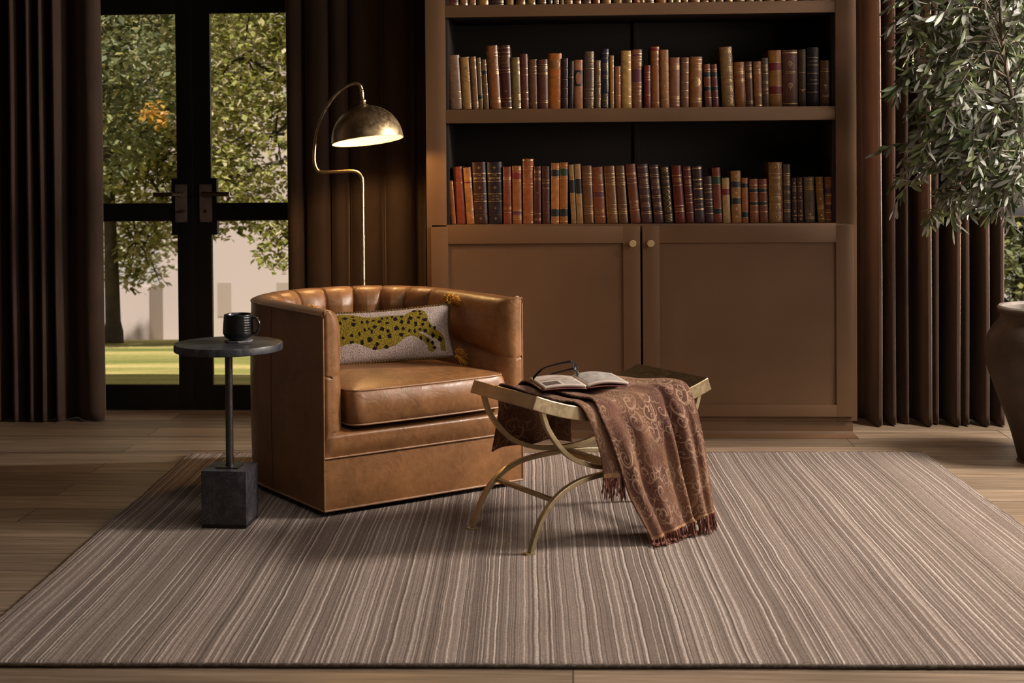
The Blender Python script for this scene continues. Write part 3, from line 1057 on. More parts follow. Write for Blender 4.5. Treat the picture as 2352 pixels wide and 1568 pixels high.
A2 = [
 (105,180,110,180,710,c(108,40,32),'T.70-.80 G.66 G.84 G.3','short marbled red book'),
 (178,280,188,278,510,c(140,84,44),'R.93-.98 H.90 T.84-.87 H.80 T.70-.74 G.08','tall brown-gold book with a torn red head'),
 (275,376,288,382,543,c(156,108,66),'B.78 B.62 B.46 B.30 o.37 B.16','light tan book with raised bands'),
 (382,500,388,495,625,c(138,88,64),'T.86-.87 H.82 H.78 H.20 G.12 T.16-.17 G.05','pinkish-brown book'),
 (505,598,505,590,627,c(124,82,54),'G.9 s.76 G.7 G.5 G.34 s.28 G.2','plain brown book with two gilt dots'),
 (605,738,600,735,618,c(150,98,54),'G.94 G.86 T.76-.83 G.74 m.50 G.18 T.14-.16 G.11','broad tan book with a stamped wreath'),
 (745,822,765,840,700,c(118,62,42),'K.70-.82 K.38-.48 G.88 G.22','red-brown book with two black labels'),
 (825,893,845,918,700,c(102,50,36),'K.70-.82 K.38-.48 G.88 G.22','darker red-brown book with two black labels'),
 (918,1060,955,1085,515,c(132,100,58),'e.92 B.83 T.74-.79 B.69 e.60 B.52 T.42-.46 B.36 e.28 B.20 e.10','tall gilt-tooled book leaning left'),
 (1070,1190,1095,1208,678,c(142,86,46),'T.78-.88 H.76 H.60 T.54-.57','plain tan book with gilt title'),
 (1195,1275,1212,1292,672,c(106,68,46),'G.92 H.84 H.72 H.66 G.12 G.08','slim brown book with purple bands'),
 (1280,1370,1298,1383,672,c(154,100,60),'o.9 G.82 H.76 H.26 W.03','slim tan book leaning beside a grey one'),
 (1370,1443,1385,1455,635,c(92,72,56),'H.84 H.76 G.68 H.5 H.36 G.28','slim grey-brown book'),
 (1445,1588,1460,1598,552,c(156,106,50),'R.64-.78 R.22-.36','broad mustard-tan book with two red labels'),
 (1592,1758,1600,1760,548,c(102,66,56),'W.95 n.76 T.58-.62 n.37 W.05','broad mauve book with gilt rosettes'),
 (1765,1845,1765,1850,543,c(76,60,38),'G.6 G.3 o.28','dark olive mottled book'),
 (1855,1992,1860,1985,520,c(36,30,34),'G.83 T.76-.78 G.70 G.56 T.44-.45 G.38 G.24','navy-black book with a worn pale head'),
 (1998,2108,1998,2105,660,c(98,66,36),'T.80-.84 G.76 o.45 T.2-.26','brown mottled book, last on the shelf')]
B1 = [
 (212,300,260,362,640,c(168,98,52),'H.94 H.85 G.8 o.1','short orange-tan mottled book leaning on the frame'),
 (295,470,375,540,385,c(128,58,36),'T.69-.74 G.72','smooth red-brown book leaning left'),
 (485,635,560,693,400,c(164,108,58),'s.93 H.80 R.72-.75 H.66 s.42 H.26 T.18-.24 G.12','tan book with faded gilt bands, leaning'),
 (645,905,700,930,305,c(58,28,22),'s.91 G.815 G.69 G.485 G.365 s.59 s.25 s.09 B.165','broad dark brown volume titled THE AMERICANA'),
 (920,1200,960,1215,300,c(34,26,32),'s.91 G.815 G.69 G.485 G.365 s.59 s.25 s.09 B.165','broad blue-black volume titled THE AMERICANA'),
 (1215,1370,1230,1370,385,c(122,58,38),'H.80 T.72-.78 B.64 H.28 G.20','red-brown book beside the blue-black volume'),
 (1380,1555,1385,1558,370,c(150,90,50),'H.95 R.77-.88 G.74 G.24 P.16-.22 H.12 G.08','tan book with a red label near its head'),
 (1575,1775,1585,1772,240,c(152,84,46),'W.98 G.88 G.84 T.70-.80 G.62 G.57 o.30 G.18 G.14 W.03','tallest orange-brown book with a gilt sprig'),
 (1785,1910,1785,1910,375,c(80,38,32),'H.90 T.84-.87 H.78 s.54 G.18 H.08','dark maroon book with one gilt star'),
 (1925,2068,1932,2066,375,c(76,36,30),'G.76 G.71 G.62 B.40 B.22','plum-brown book with gilt bands')]
B2 = [
 (215,370,210,355,315,c(176,114,62),'G.93 K.78-.89 G.74 K.12-.24 W.04','orange-tan book with black labels, taller of a pair'),
 (378,522,370,512,305,c(162,100,54),'G.95 N.78-.90 G.74 K.12-.24 W.04','orange-tan book with a green-black label'),
 (522,632,580,670,345,c(160,124,82),'K.52-.74','slim cream book with one black label'),
 (635,750,682,795,335,c(166,130,86),'K.50-.75','cream book with a lettered black label'),
 (765,955,805,985,365,c(112,72,44),'f.02-.98 G.86 G.80 T.74-.77 G.70 G.67 G.30 T.22-.26 G.20 G.17','dark tan book with a gilt border'),
 (945,1160,1000,1205,390,c(136,76,48),'T.76-.88 G.68 P.46-.56 T.18-.24 G.12','broad reddish-tan worn book'),
 (1170,1365,1225,1425,370,c(118,76,46),'f.02-.98 G.86 G.80 T.74-.77 G.70 G.67 G.32 T.22-.27 G.20 G.17','gilt-bordered brown book, paler of two neighbours'),
 (1370,1545,1435,1610,365,c(102,68,42),'f.02-.98 G.86 G.80 T.74-.77 G.70 G.67 G.32 T.22-.27 G.20 G.17','gilt-bordered olive-brown book'),
 (1560,1740,1655,1835,340,c(120,66,44),'H.84 G.76 G.68 H.36 T.26-.32 G.22','chestnut book with a torn head, leaning'),
 (1755,1970,1855,2038,340,c(78,48,50),'G.95 G.83 G.80 T.66-.76 G.63 G.60 G.47 G.44 T.27-.37 G.19 G.16','plum volume numbered one in gilt')]
B3 = [
 (100,275,205,365,350,c(74,44,48),'G.95 G.83 G.80 T.66-.76 G.63 G.60 G.47 G.44 T.27-.37 G.19 G.16','plum volume numbered two in gilt'),
 (300,465,385,545,385,c(62,48,28),'x.90-.99 G.82 T.72-.76 G.64 x.20-.60 G.14 x.02-.12','dark olive book with a gilt lattice'),
 (495,690,585,755,365,c(104,36,24),'G.83 T.72-.78 G.66 G.30 T.22-.26 G.20','bright brick-red book'),
 (710,855,775,925,380,c(98,42,34),'G.95 G.82 T.70-.78 G.66 G.50 T.42-.43 G.36 G.18','maroon-red book beside the brick-red one'),
 (870,1060,940,1105,370,c(62,42,44),'W.96 W.76 T.66-.70 W.60 W.42 T.32-.33 W.24','dark plum book with broad gilt bands'),
 (1070,1240,1115,1280,555,c(64,40,42),'G.82 T.72-.76 G.66 G.50 T.42-.46 G.35 G.20','short dark plum book'),
 (1225,1395,1290,1425,400,c(124,60,40),'N.70-.84 K.16-.26','red-brown book with a green label'),
 (1405,1550,1440,1565,580,c(176,144,96),'R.62-.76','short cream book with a red label'),
 (1570,1750,1590,1765,455,c(152,108,60),'o.90 K.68-.80 s.58 K.36-.48 s.27 s.12 f.02-.98','tan book with two black labels and gilt edges'),
 (1762,1885,1775,1895,580,c(160,98,50),'K.78-.88 K.12-.24','short orange-tan book with two dark labels')]
B4 = [
 (175,335,195,350,600,c(132,76,48),'K.70-.78 K.40-.48 G.86 G.25','short chestnut double-labelled book, first of a pair'),
 (340,500,365,522,600,c(120,64,42),'K.70-.78 K.40-.48 G.86 G.25','short chestnut double-labelled book beside the gilt one'),
 (515,775,540,775,300,c(136,98,54),'e.92 B.83 T.70-.77 B.66 e.57 B.49 T.38-.44 B.33 e.25 B.18 e.09','broad gilt-tooled book with oval ornaments'),
 (780,912,790,918,335,c(84,70,62),'G.84 G.81 T.70-.80 G.68 G.65 G.54 G.51 G.38 G.35 G.22 G.19','dark grey book with silvery bands'),
 (930,1025,940,1040,575,c(64,38,34),'s.88 G.8 T.68-.76 s.56 G.48 s.26 G.16 s.08','thin dark maroon book, first of a pair'),
 (1025,1130,1045,1145,570,c(76,46,38),'s.88 G.8 T.68-.76 s.56 G.48 s.26 G.16 s.08','thin brown-maroon book, second of a pair'),
 (1150,1338,1170,1360,560,c(104,88,68),'H.94 T.80-.88 H.76 G.72 s.18 H.10','grey-olive book with silvery title'),
 (1350,1490,1405,1530,560,c(136,98,48),'s.87 G.72 s.52 H.34 G.30 s.16 G.08','mustard-tan book leaning left'),
 (1518,1700,1535,1700,560,c(142,88,44),'G.82 P.64-.76 W.60 W.42 P.28-.38 W.22 W.06','orange-brown book with purple labels, last in the row')]

PX_M = 1.701/895.0
kY = BY/YC
def X_of(px): return (-0.544 + (px-1024)*PX_M)*kY
def put_row(rows, z, label_tail, group, foot_px, start):
    n = start
    for (x0, sc, lst) in rows:
        for (a, b, cc, d, top, col, spec, desc) in lst:
            xt, xb = (X_of(x0+a/sc)+X_of(x0+b/sc))/2, (X_of(x0+cc/sc)+X_of(x0+d/sc))/2
            wd = ((b-a)+(d-cc))/2/sc*PX_M*kY - 0.0012
            ytop = top/sc + (330 if z < 1.2 else 0)
            pxc = x0+(cc+d)/2/sc
            H = (foot_px(pxc) - ytop)/521.0*kY*1.0
            tl = math.atan2(xt-xb, H)
            lift = abs(math.sin(tl))*wd/2
            lab = '%s, %s %s' % (desc, ORD[n], label_tail)
            o = book(xb, z+0.0006+lift, wd, H*0.998, tl, col, spec, lab, group, dy=random.uniform(-0.004, 0.006), scale_col=BOOK_GAIN)
            BOOKS[(group, n)] = (o, wd, H)
            n += 1
    return n
BOOK_GAIN = 1.15
BOOKS = {}
n = put_row([(1000, 4.9, A1), (1460, 4.704, A2)], 1.449, 'from the lamp, upper shelf', 'old books on the upper full shelf', lambda p: 252.6-(p-1024)*0.0098, 0)
n = put_row([(1000, 7.838, B1), (1240, 7.838, B2), (1480, 7.842, B3), (1700, 7.838, B4)], 0.940, 'from the lamp, lower shelf', 'old books on the shelf above the cupboard', lambda p: 512.4-(p-1024)*0.0085, 0)

# lettering that can be read
for n_, (l1, l2, l3) in ((3, ('THE\nAMERICANA', 'VOL. XIII', 'RUS - SCR')), (4, ('THE\nAMERICANA', 'VOL. XVI', 'UNI - ZYM'))):
    o, wd, H = BOOKS[('old books on the shelf above the cupboard', n_)]
    bl = min(0.012, wd*0.22)
    spine_text(o, wd, bl, 'THE', H*0.785, 0.0105)
    spine_text(o, wd, bl, 'AMERICANA', H*0.735, 0.0125, squash=0.70)
    spine_text(o, wd, bl, l2, H*0.445, 0.0085, squash=0.8)
    spine_text(o, wd, bl, l3, H*0.400, 0.0085, squash=0.8)
for n_, s in ((19, 'I'), (20, 'II')):
    o, wd, H = BOOKS[('old books on the shelf above the cupboard', n_)]
    spine_text(o, wd, min(0.012, wd*0.22), s, H*0.535, 0.012)
o, wd, H = BOOKS[('old books on the upper full shelf', 6)]
spine_text(o, wd, min(0.012, wd*0.22), '9', H*0.07, 0.011)
# black label with a pinkish oval on one spine
o, wd, H = BOOKS[('old books on the upper full shelf', 14)]
bl = min(0.012, wd*0.22)
V, F = [], []
N = 28
for q in range(N):
    an = 2*PI*q/N
    for k in range(2):
        if k == 0:
            X, Z = 0.34*wd*math.cos(an)*0.92, H*0.625+H*0.13*math.sin(an)
        else:
            cx, sx = math.cos(an), math.sin(an)
            m_ = max(abs(cx), abs(sx))
            X, Z = wd*0.47*cx/m_, H*0.625+H*0.165*sx/m_
        V.append((X, spine_y(X, wd, bl)+bl-0.0006, Z))
for q in range(N):
    q2 = (q+1) % N
    F.append((q*2, q*2+1, q2*2+1, q2*2))
t = mesh_obj('spine_label', V, F, M['lab_k'], o)
t['label'] = 'black label framing an oval'

# topmost row, only the feet show
TOP = [(105,275,c(82,38,34)), (283,375,c(148,100,62)), (380,470,c(138,92,56)), (478,612,c(156,106,48)), (620,790,c(50,34,38)), (800,900,c(152,110,60)), (922,1032,c(112,72,42)), (1040,1152,c(140,104,56)),
       (1165,1270,c(92,60,40)), (1285,1340,c(64,54,40)), (1352,1412,c(130,100,70)), (1418,1470,c(100,76,42)), (1475,1570,c(134,96,60)), (1578,1665,c(122,58,38)), (1672,1780,c(92,60,42)), (1790,1878,c(118,46,32)),
       (1895,2005,c(140,98,54)), (2015,2130,c(136,104,56)), (2135,2245,c(88,58,38)), (2250,2355,c(116,58,34))]
T2 = [(0,65,c(128,58,44)), (70,120,c(140,96,60)), (125,222,c(98,66,46)), (240,360,c(158,96,48)), (372,430,c(108,74,50)), (435,515,c(120,84,66)), (520,590,c(144,104,62)), (600,720,c(120,60,40)),
      (728,815,c(136,92,56)), (820,890,c(96,60,38)), (895,972,c(126,88,60)), (990,1070,c(112,80,54)), (1080,1200,c(80,56,40)), (1206,1300,c(134,94,58)), (1306,1390,c(72,52,40)),
      (1400,1520,c(128,80,50)), (1528,1640,c(92,50,38)), (1650,1760,c(140,100,60)), (1770,1900,c(86,60,44)), (1908,2010,c(120,74,48)), (2016,2120,c(76,52,38))]
ALLT = [(1000+a/4.9, 1000+b/4.9, q) for a, b, q in TOP] + [(1460+a/4.704, 1460+b/4.704, q) for a, b, q in T2]
def hue(q):
    r, g, b = q
    s = r+g+b
    if s < 0.09: return 'near-black'
    if r > 4.2*g: return 'deep red'
    if r > 3.0*g: return 'red-brown'
    if b > 0.55*g and s < 0.3: return 'mauve-brown'
    if s > 0.5: return 'pale tan'
    if s > 0.33: return 'tan'
    return 'dark brown'
sp = ['G.03 G.06', 'W.03 G.05', 'G.04', 'H.05', 'G.02 H.07', 'e.06']
for i, (a, b, q) in enumerate(ALLT):
    a2, b2 = X_of(a), X_of(b)
    H = random.uniform(0.20, 0.27)
    fin = {'G.03 G.06': 'two gilt lines', 'W.03 G.05': 'a broad gilt line', 'G.04': 'one gilt line', 'H.05': 'triple gilt lines', 'G.02 H.07': 'fine gilt lines', 'e.06': 'a tooled oval'}[sp[i % 6]]
    book((a2+b2)/2, 1.9086, b2-a2-0.002, H, 0.0, q, sp[i % 6] + ' G.5 G.9', '%s book foot with %s, %s from the lamp, topmost cropped row' % (hue(q), fin, ORD[i]), 'books on the topmost shelf', dy=random.uniform(-0.004, 0.004), scale_col=BOOK_GAIN)
# ------------------------------------------------------------------ rug
RZ = 0.029
rug = empty('area_rug', (-1.59, 5.843, 0), RZ)
tag(rug, 'large taupe wool rug with irregular cream stripes', 'rug')
RW, RD, RH = 3.034, 2.47, 0.013
def rug_edge_x(y):
    return 0.006*mnoise.noise(Vector((y*3.1, 2.2, 0))) + 0.004*mnoise.noise(Vector((y*9, 5, 0)))
def rug_top(u, v):
    y = -RD*v
    x = RW*u + rug_edge_x(y)*(1 if u > 0.5 else -1)*abs(2*u-1)**8
    if v > 0.5:
        y += 0.006*mnoise.noise(Vector((x*2.3, 1, 3)))*(2*v-1)**6
    e = min(u*RW, (1-u)*RW, v*RD, (1-v)*RD)
    z = RH - 0.005*max(0, 1-e/0.012)**2 + 0.0012*mnoise.noise(Vector((x*2, y*2, 0)))
    return (x, y, max(z, 0.004))
grid_obj('rug_pile', rug_top, 260, 200, M['rug'], rug)
pts = []
for i in range(0, 121): pts.append((rug_top(i/120, 0)[0], 0.001, 0.0065))
for i in range(1, 121): pts.append((rug_top(1, i/120)[0]+0.001, rug_top(1, i/120)[1], 0.0065))
for i in range(1, 121): pts.append((rug_top(1-i/120, 1)[0], rug_top(1-i/120, 1)[1]-0.001, 0.0065))
for i in range(1, 120): pts.append((rug_top(0, 1-i/120)[0]-0.001, rug_top(0, 1-i/120)[1], 0.0065))
for nm, seg_, mt in (('bound_edge', pts[240:361], 'rug_edge'), ('bound_edge', pts[0:121], 'rug_edge'), ('side_edge', pts[120:241], 'rug'), ('side_edge', pts[360:]+[pts[0]], 'rug')):
    p2_ = catmull(seg_, 8)
    p2_ = [p + Vector((0, 0.0012*mnoise.noise(p*70), 0.0010*mnoise.noise(p*55+Vector((5, 0, 0))))) for p in p2_]
    V, F = tube_data(p2_, [0.0060+0.0016*mnoise.noise(Vector(p)*80) for p in p2_], 8)
    b = mesh_obj(nm, V, F, M[mt], rug, smooth=True)
    if nm == 'bound_edge': b['label'] = 'dark brown serged edge'

# ------------------------------------------------------------------ curtains
def curtain(name, path, z0, z1, label, group=None, sway=0.0, seed=1):
    P = catmull([(x, y, 0) for x, y in path], 10)
    n = len(P)-1
    nv = 60
    xc = sum(p.x for p in P)/len(P)
    def fn(u, v):
        p = P[min(n, int(round(u*n)))]
        z = z0 + (z1-z0)*v
        k = 1.0 - 0.10*(1-v)**6
        wob = sway*mnoise.noise(Vector((p.x*6+seed, z*0.8, seed)))
        wob2 = sway*0.7*mnoise.noise(Vector((p.x*9+seed, z*1.4, seed+7)))
        zz = z + (0.004*mnoise.noise(Vector((p.x*20, 0, seed))) if v == 0 else 0)
        return (p.x+wob, p.y+wob2, max(zz, 0.004))
    o = grid_obj(name, fn, n, nv, M['curtain'], None)
    md = o.modifiers.new('cloth', 'SOLIDIFY')
    md.thickness = 0.004
    # stitched hem near the floor
    tag(o, label, 'curtain', group)
    return o

pl = [(-3.32, 6.66)]
for cx in (-3.24, -3.14, -3.05, -2.96, -2.88, -2.80, -2.72, -2.637, -2.560, -2.495, -2.425):
    pl += [(cx-0.038, 6.685), (cx-0.012, 6.60), (cx+0.008, 6.575), (cx+0.026, 6.64)]
pl += [(-2.375, 6.70), (-2.345, 6.665), (-2.30, 6.605), (-2.262, 6.585), (-2.225, 6.595), (-2.213, 6.63), (-2.225, 6.68)]
curtain('curtain', pl, 0.006, 2.9, 'brown velvet curtain hanging beside the glazed door with the thumb turn', None, 0.010, 3)
def fx(px): return -1.329 + (px-655)*0.002049
pm = [(fx(664), 6.72), (fx(657), 6.66), (fx(660), 6.60), (fx(674), 6.58), (fx(690), 6.60), (fx(697), 6.68), (fx(703), 6.61), (fx(722), 6.575), (fx(745), 6.57), (fx(755), 6.60),
      (fx(757), 6.67), (fx(761), 6.60), (fx(778), 6.57), (fx(797), 6.585), (fx(800), 6.66), (fx(806), 6.60), (fx(830), 6.565), (fx(860), 6.57), (fx(875), 6.60), (fx(878), 6.68),
      (fx(884), 6.60), (fx(905), 6.57), (fx(930), 6.58), (fx(943), 6.62), (fx(948), 6.70), (fx(960), 6.72), (fx(972), 6.68)]
curtain('curtain', pm, 0.006, 2.9, 'dark brown velvet curtain behind the floor lamp, lit amber low down', None, 0.004, 11)
pr = [(1.262, 6.66), (1.285, 6.70), (1.32, 6.69)]
for cx, yf in ((1.402, 6.515), (1.471, 6.54), (1.541, 6.585), (1.628, 6.52), (1.672, 6.575), (1.755, 6.52), (1.800, 6.545), (1.884, 6.525), (1.953, 6.53)):
    pr += [(cx-0.046, 6.70), (cx-0.030, 6.645), (cx-0.020, yf+0.018), (cx-0.006, yf), (cx+0.004, yf+0.010), (cx+0.006, yf+0.08), (cx+0.002, 6.70)]
pr += [(1.962, 6.74)]
curtain('curtain', pr, 0.008, 2.9, 'brown velvet curtain in deep narrow pleats behind the olive tree', None, 0.006, 23)

# ------------------------------------------------------------------ leather barrel chair
CH = empty('barrel_chair', (-0.841, 4.782, 0.0145), math.atan2(0.609, 0.793))
tag(CH, 'cognac leather barrel swivel chair with tufted back', 'armchair')
CW, CV, CRX, CRY = 0.83, 0.45, 0.415, 0.42
HT = 0.690
outl = []
for i in range(40): outl.append((0.0, CV*i/40))
for i in range(120):
    a = PI - PI*i/120
    # superellipse so the shoulders are full
    ca, sa = math.cos(a), math.sin(a)
    e = 2/2.25
    outl.append((CRX + CRX*math.copysign(abs(ca)**e, ca), CV + CRY*abs(sa)**e))
for i in range(41): outl.append((CW, CV - CV*i/40))
# resample evenly
def resample(P, n):
    P = [Vector((p[0], p[1])) for p in P]
    L = [0]
    for a, b in zip(P, P[1:]): L.append(L[-1]+(b-a).length)
    out = []
    j = 0
    for i in range(n+1):
        s = L[-1]*i/n
        while j < len(P)-2 and L[j+1] < s: j += 1
        t = (s-L[j])/max(1e-9, L[j+1]-L[j])
        out.append(P[j].lerp(P[j+1], max(0, min(1, t))))
    return out, L[-1]
NSX = 420
OP, SL = resample(outl, NSX)
ON = []
for i in range(NSX+1):
    t = OP[min(i+2, NSX)] - OP[max(i-2, 0)]
    ON.append(Vector((t.y, -t.x)).normalized())   # inward normal
def arm_t(s):
    m = min(s, SL-s)
    k = max(0.0, min(1.0, (m-0.30)/0.45))
    return 0.084 + 0.034*k*k*(3-2*k)
# outer shell
def shell_fn(u, v):
    i = int(round(u*NSX))
    p, n = OP[i], ON[i]
    z = 0.022 + (HT-0.006-0.022)*v
    m = min(u*SL, SL-u*SL)
    bow = -0.006*math.sin(PI*v)*min(1, m/0.2) * (1 if m > 0.02 else 0)
    return (p.x+n.x*bow, p.y+n.y*bow, z)
grid_obj('outer_shell', shell_fn, NSX, 24, M['leather'], CH)
# tufted inside: (s, l) surface
PITCHB = 0.150
nb = 9
s_mid = SL/2
row1 = [s_mid + (k-(nb-1)/2)*PITCHB for k in range(nb)]
row2 = [s_mid + (k-(nb-2)/2)*PITCHB for k in range(nb-1)]
L1, L2 = 0.205, 0.335
segs = []
for s in row1: segs.append(((s, 0.02), (s, L1)))
for k, s in enumerate(row2):
    segs.append(((row1[k], L1), (s, L2)))
    segs.append(((row1[k+1], L1), (s, L2)))
    segs.append(((s, L2), (s, 0.6)))
LH = 0.285
segs.append(((row1[0], L1), (-0.05, LH-0.02)))
segs.append(((row1[-1], L1), (SL+0.05, LH-0.02)))
btn = [(s, L1) for s in row1] + [(s, L2) for s in row2]
CREASE = [0.0]
def tuft(s, l):
    d = 9.0
    for (a, b) in segs:
        dx, dy = b[0]-a[0], b[1]-a[1]
        t = ((s-a[0])*dx+(l-a[1])*dy)/(dx*dx+dy*dy)
        t = max(0, min(1, t))
        q = math.hypot(s-a[0]-t*dx, l-a[1]-t*dy)
        if q < d: d = q
    db = min(math.hypot(s-x, l-y) for x, y in btn)
    top = max(0.0, min(1.0, (l-0.05)/0.11))
    bul = 0.030*(1-math.exp(-(d/0.036))) - 0.006*math.exp(-(d/0.0045)**2)
    crease = -0.0035*math.exp(-(d/0.004)**2)*min(1, max(0, (l-0.015)/0.03))
    CREASE[0] = crease*1.3
    return bul*(0.06+0.94*top) + 0.008*(1-top) + crease*(1-top) - 0.022*math.exp(-(db/0.015)**2) - 0.008
NL = 120
RND = 0.052
def inner_profile(t, T):
    """t 0..1 along the profile -> (inward n, z, arc length)"""
    # dome from the outer top edge over to the inner face, then down
    l = t*0.60
    dome = T*1.35
    if l < dome:
        q = l/dome
        a = PI*0.5*q
        n = T*(1-math.cos(a))*1.0 if False else T*math.sin(a*1.0)**1.15*0.985+0.001
        z = HT - 0.002 + 0.018*math.sin(PI*min(1, q*1.15)) - (q**2.6)*0.062
        return n, z, l
    z0 = HT-0.002+0.018*math.sin(PI*1.0)-0.062
    return T*0.986, z0-(l-dome), l
SS = [0.06*(1-math.cos(PI/2*k/14)) for k in range(14)]
SS = SS + [0.06+(SL-0.12)*k/440 for k in range(441)] + [SL-x for x in reversed(SS)]
def at_s(s):
    x = max(0, min(NSX-1e-6, s/SL*NSX))
    i = int(x); f = x-i
    return OP[i].lerp(OP[i+1], f), ON[i].lerp(ON[i+1], f).normalized()
def inner_fn(u, v):
    s = SS[int(round(u*(len(SS)-1)))]
    return inner_s(s, v)
def inner_s(s, v):
    p, nrm = at_s(s)
    T = arm_t(s)
    n, z, l = inner_profile(v, T)
    m = min(s, SL-s)
    dd = tuft(s, l)*min(1.0, m/0.12)
    dd += CREASE[0]*(1-min(1.0, m/0.12))
    # rounded inner front edge of each arm
    back = 0.0
    if m < RND:
        q = 1-m/RND
        cut = RND*(1-math.sqrt(max(0, 1-q*q)))
        lim = T-cut
        n = n*(lim/T)
        back = 0
    eps = 0.02
    n2, z2, _ = inner_profile(min(1, v+0.01), T)
    n1, z1, _ = inner_profile(max(0, v-0.01), T)
    tx, tz = n2-n1, z2-z1
    L = math.hypot(tx, tz) or 1
    on, oz = -tz/L, tx/L         # outward from the padding (towards the sitter / up)
    N = n + on*dd
    Z = z + oz*dd
    fr = 0.010*(1-m/RND)**2 if (m < RND and Z > 0.285) else 0.0
    return (p.x+nrm.x*N, p.y+nrm.y*N - fr, Z)
ti = grid_obj('tufted_back', inner_fn, len(SS)-1, NL, M['leather'], CH)
# front face of each arm: gently bowed panel from the same outline
def arm_front(side):
    i = 0 if side < 0 else NSX
    s = 0 if side < 0 else SL
    T = arm_t(s)-RND
    x_out = OP[i].x
    sg = 1 if side < 0 else -1
    prof = []
    for k in range(0, 241):
        t = k/240*0.86
        nn, zz, l = inner_profile(min(1, t), arm_t(s))
        prof.append((nn*(T/arm_t(s)), zz))
    zb = 0.268
    prof = [q for q in prof if q[1] > zb+0.02]
    # rounded foot of the panel
    for a in range(0, 7):
        an = a/6*PI/2
        prof.append((T-0.014*(1-math.cos(an)), zb+0.016-0.016*math.sin(an)))
    V, F = [], []
    K = 8
    for (n_, z_) in prof:
        for k in range(K+1):
            f = k/K
            dd = 0.0
            hor = -0.0055*math.exp(-((z_-0.480+0.006*f)/0.0030)**2)
            bow = 0.010*math.sin(PI/2*min(1, f/0.45))**0.9
            V.append((x_out + sg*n_*f, -bow - hor, z_))
    for j in range(len(prof)-1):
        for k in range(K):
            q = (j*(K+1)+k, j*(K+1)+k+1, (j+1)*(K+1)+k+1, (j+1)*(K+1)+k)
            F.append(q if sg < 0 else tuple(reversed(q)))
    mesh_obj('arm_front', V, F, M['leather'], CH, smooth=True)
    # piping: outer corner, over the top of the panel
    path = [(x_out, -0.002, zb-0.06+0.0), (x_out, -0.003, 0.4), (x_out, -0.003, 0.55), (x_out, -0.003, HT-0.012)]
    tube('piping', catmull(path, 6), 0.0032, M['welt'], CH, 8)
    loop = []
    for k in range(0, 30):
        t = k/29*0.235
        nn, zz, l = inner_profile(t, arm_t(s))
        loop.append((x_out+sg*nn*(T/arm_t(s)+0.10), 0.004, zz+0.002))
    tube('piping', loop, 0.003, M['welt'], CH, 8)
arm_front(-1)
arm_front(1)
# full-length corner piping below the arms, top edge piping, bottom piping
for x in (0.0, CW):
    tube('piping', [(x, -0.002, 0.022), (x, -0.002, 0.12), (x, -0.002, 0.215)], 0.0032, M['welt'], CH, 8)
tube('piping', [(p.x, p.y, HT-0.004) for p in OP[::4]], 0.0034, M['welt'], CH, 8)
tube('piping', [(p.x, p.y, 0.020) for p in OP[::4]] , 0.0042, M['welt'], CH, 8)
tube('piping', [(0, -0.001, 0.020), (0.2, -0.002, 0.020), (0.6, -0.002, 0.020), (CW, -0.001, 0.020)], 0.0042, M['welt'], CH, 8)
tube('piping', [(0, -0.004, 0.200), (0.2, -0.006, 0.200), (0.6, -0.006, 0.200), (CW, -0.004, 0.200)], 0.0034, M['welt'], CH, 8)
# vertical back seams
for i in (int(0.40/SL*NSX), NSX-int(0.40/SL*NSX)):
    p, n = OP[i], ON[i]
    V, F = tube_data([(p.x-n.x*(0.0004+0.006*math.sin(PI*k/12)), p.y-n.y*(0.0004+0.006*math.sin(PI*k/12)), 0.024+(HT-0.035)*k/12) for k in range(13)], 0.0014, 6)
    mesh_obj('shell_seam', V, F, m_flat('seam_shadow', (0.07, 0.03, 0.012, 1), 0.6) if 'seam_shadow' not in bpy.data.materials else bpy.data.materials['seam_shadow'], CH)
# apron and front rail
def apron_fn(u, v):
    return (0.001+(CW-0.002)*u, -0.001-0.004*math.sin(PI*v)*math.sin(PI*min(1, u*1.0))**0.3, 0.022+0.178*v)
grid_obj('apron', apron_fn, 30, 10, M['leather'], CH)
def rail_fn(u, v):
    # bolstered rail rolling back into the deck
    a = v
    if a < 0.45:
        q = a/0.45
        z = 0.200+0.068*q
        y = -0.004-0.016*math.sin(PI*0.5*min(1, q*1.3))*math.sin(PI*min(1, max(0, u)))**0.22
    else:
        q = (a-0.45)/0.55
        an = q*PI/2
        y = -0.004-0.016*math.sin(PI*min(1, max(0, u)))**0.22+0.075*(1-math.cos(an))
        z = 0.268+0.026*math.sin(an)
    return (0.0015+(CW-0.003)*u, y + 0.0015*mnoise.noise(Vector((u*9, v*4, 1))), z)
grid_obj('front_rail', rail_fn, 60, 26, M['leather'], CH)
box('seat_deck', 0.07, CW-0.07, 0.05, 0.58, 0.03, 0.293, M['leather'], CH, bev=0.01)
box('swivel_base', 0.16, CW-0.16, 0.16, 0.72, -0.0, 0.0225, M['steel'], CH, bev=0.004)
# buttons
for (s, l) in btn:
    i = int(round(s/SL*NSX))
    if not (0.2 < s < SL-0.2): continue
    u = s/SL
    p = Vector(inner_s(s, l/0.60))
    n = ON[i]
    V, F = lathe_data([(0.011, -0.004), (0.011, 0.0), (0.009, 0.003), (0.005, 0.0048), (0.0, 0.0052)], 16)
    q = Vector((n.x, n.y, 0.25)).to_track_quat('Z', 'Y')
    V = [p + q @ Vector(v) for v in V]
    mesh_obj('button', V, F, M['leather'], CH, smooth=True)
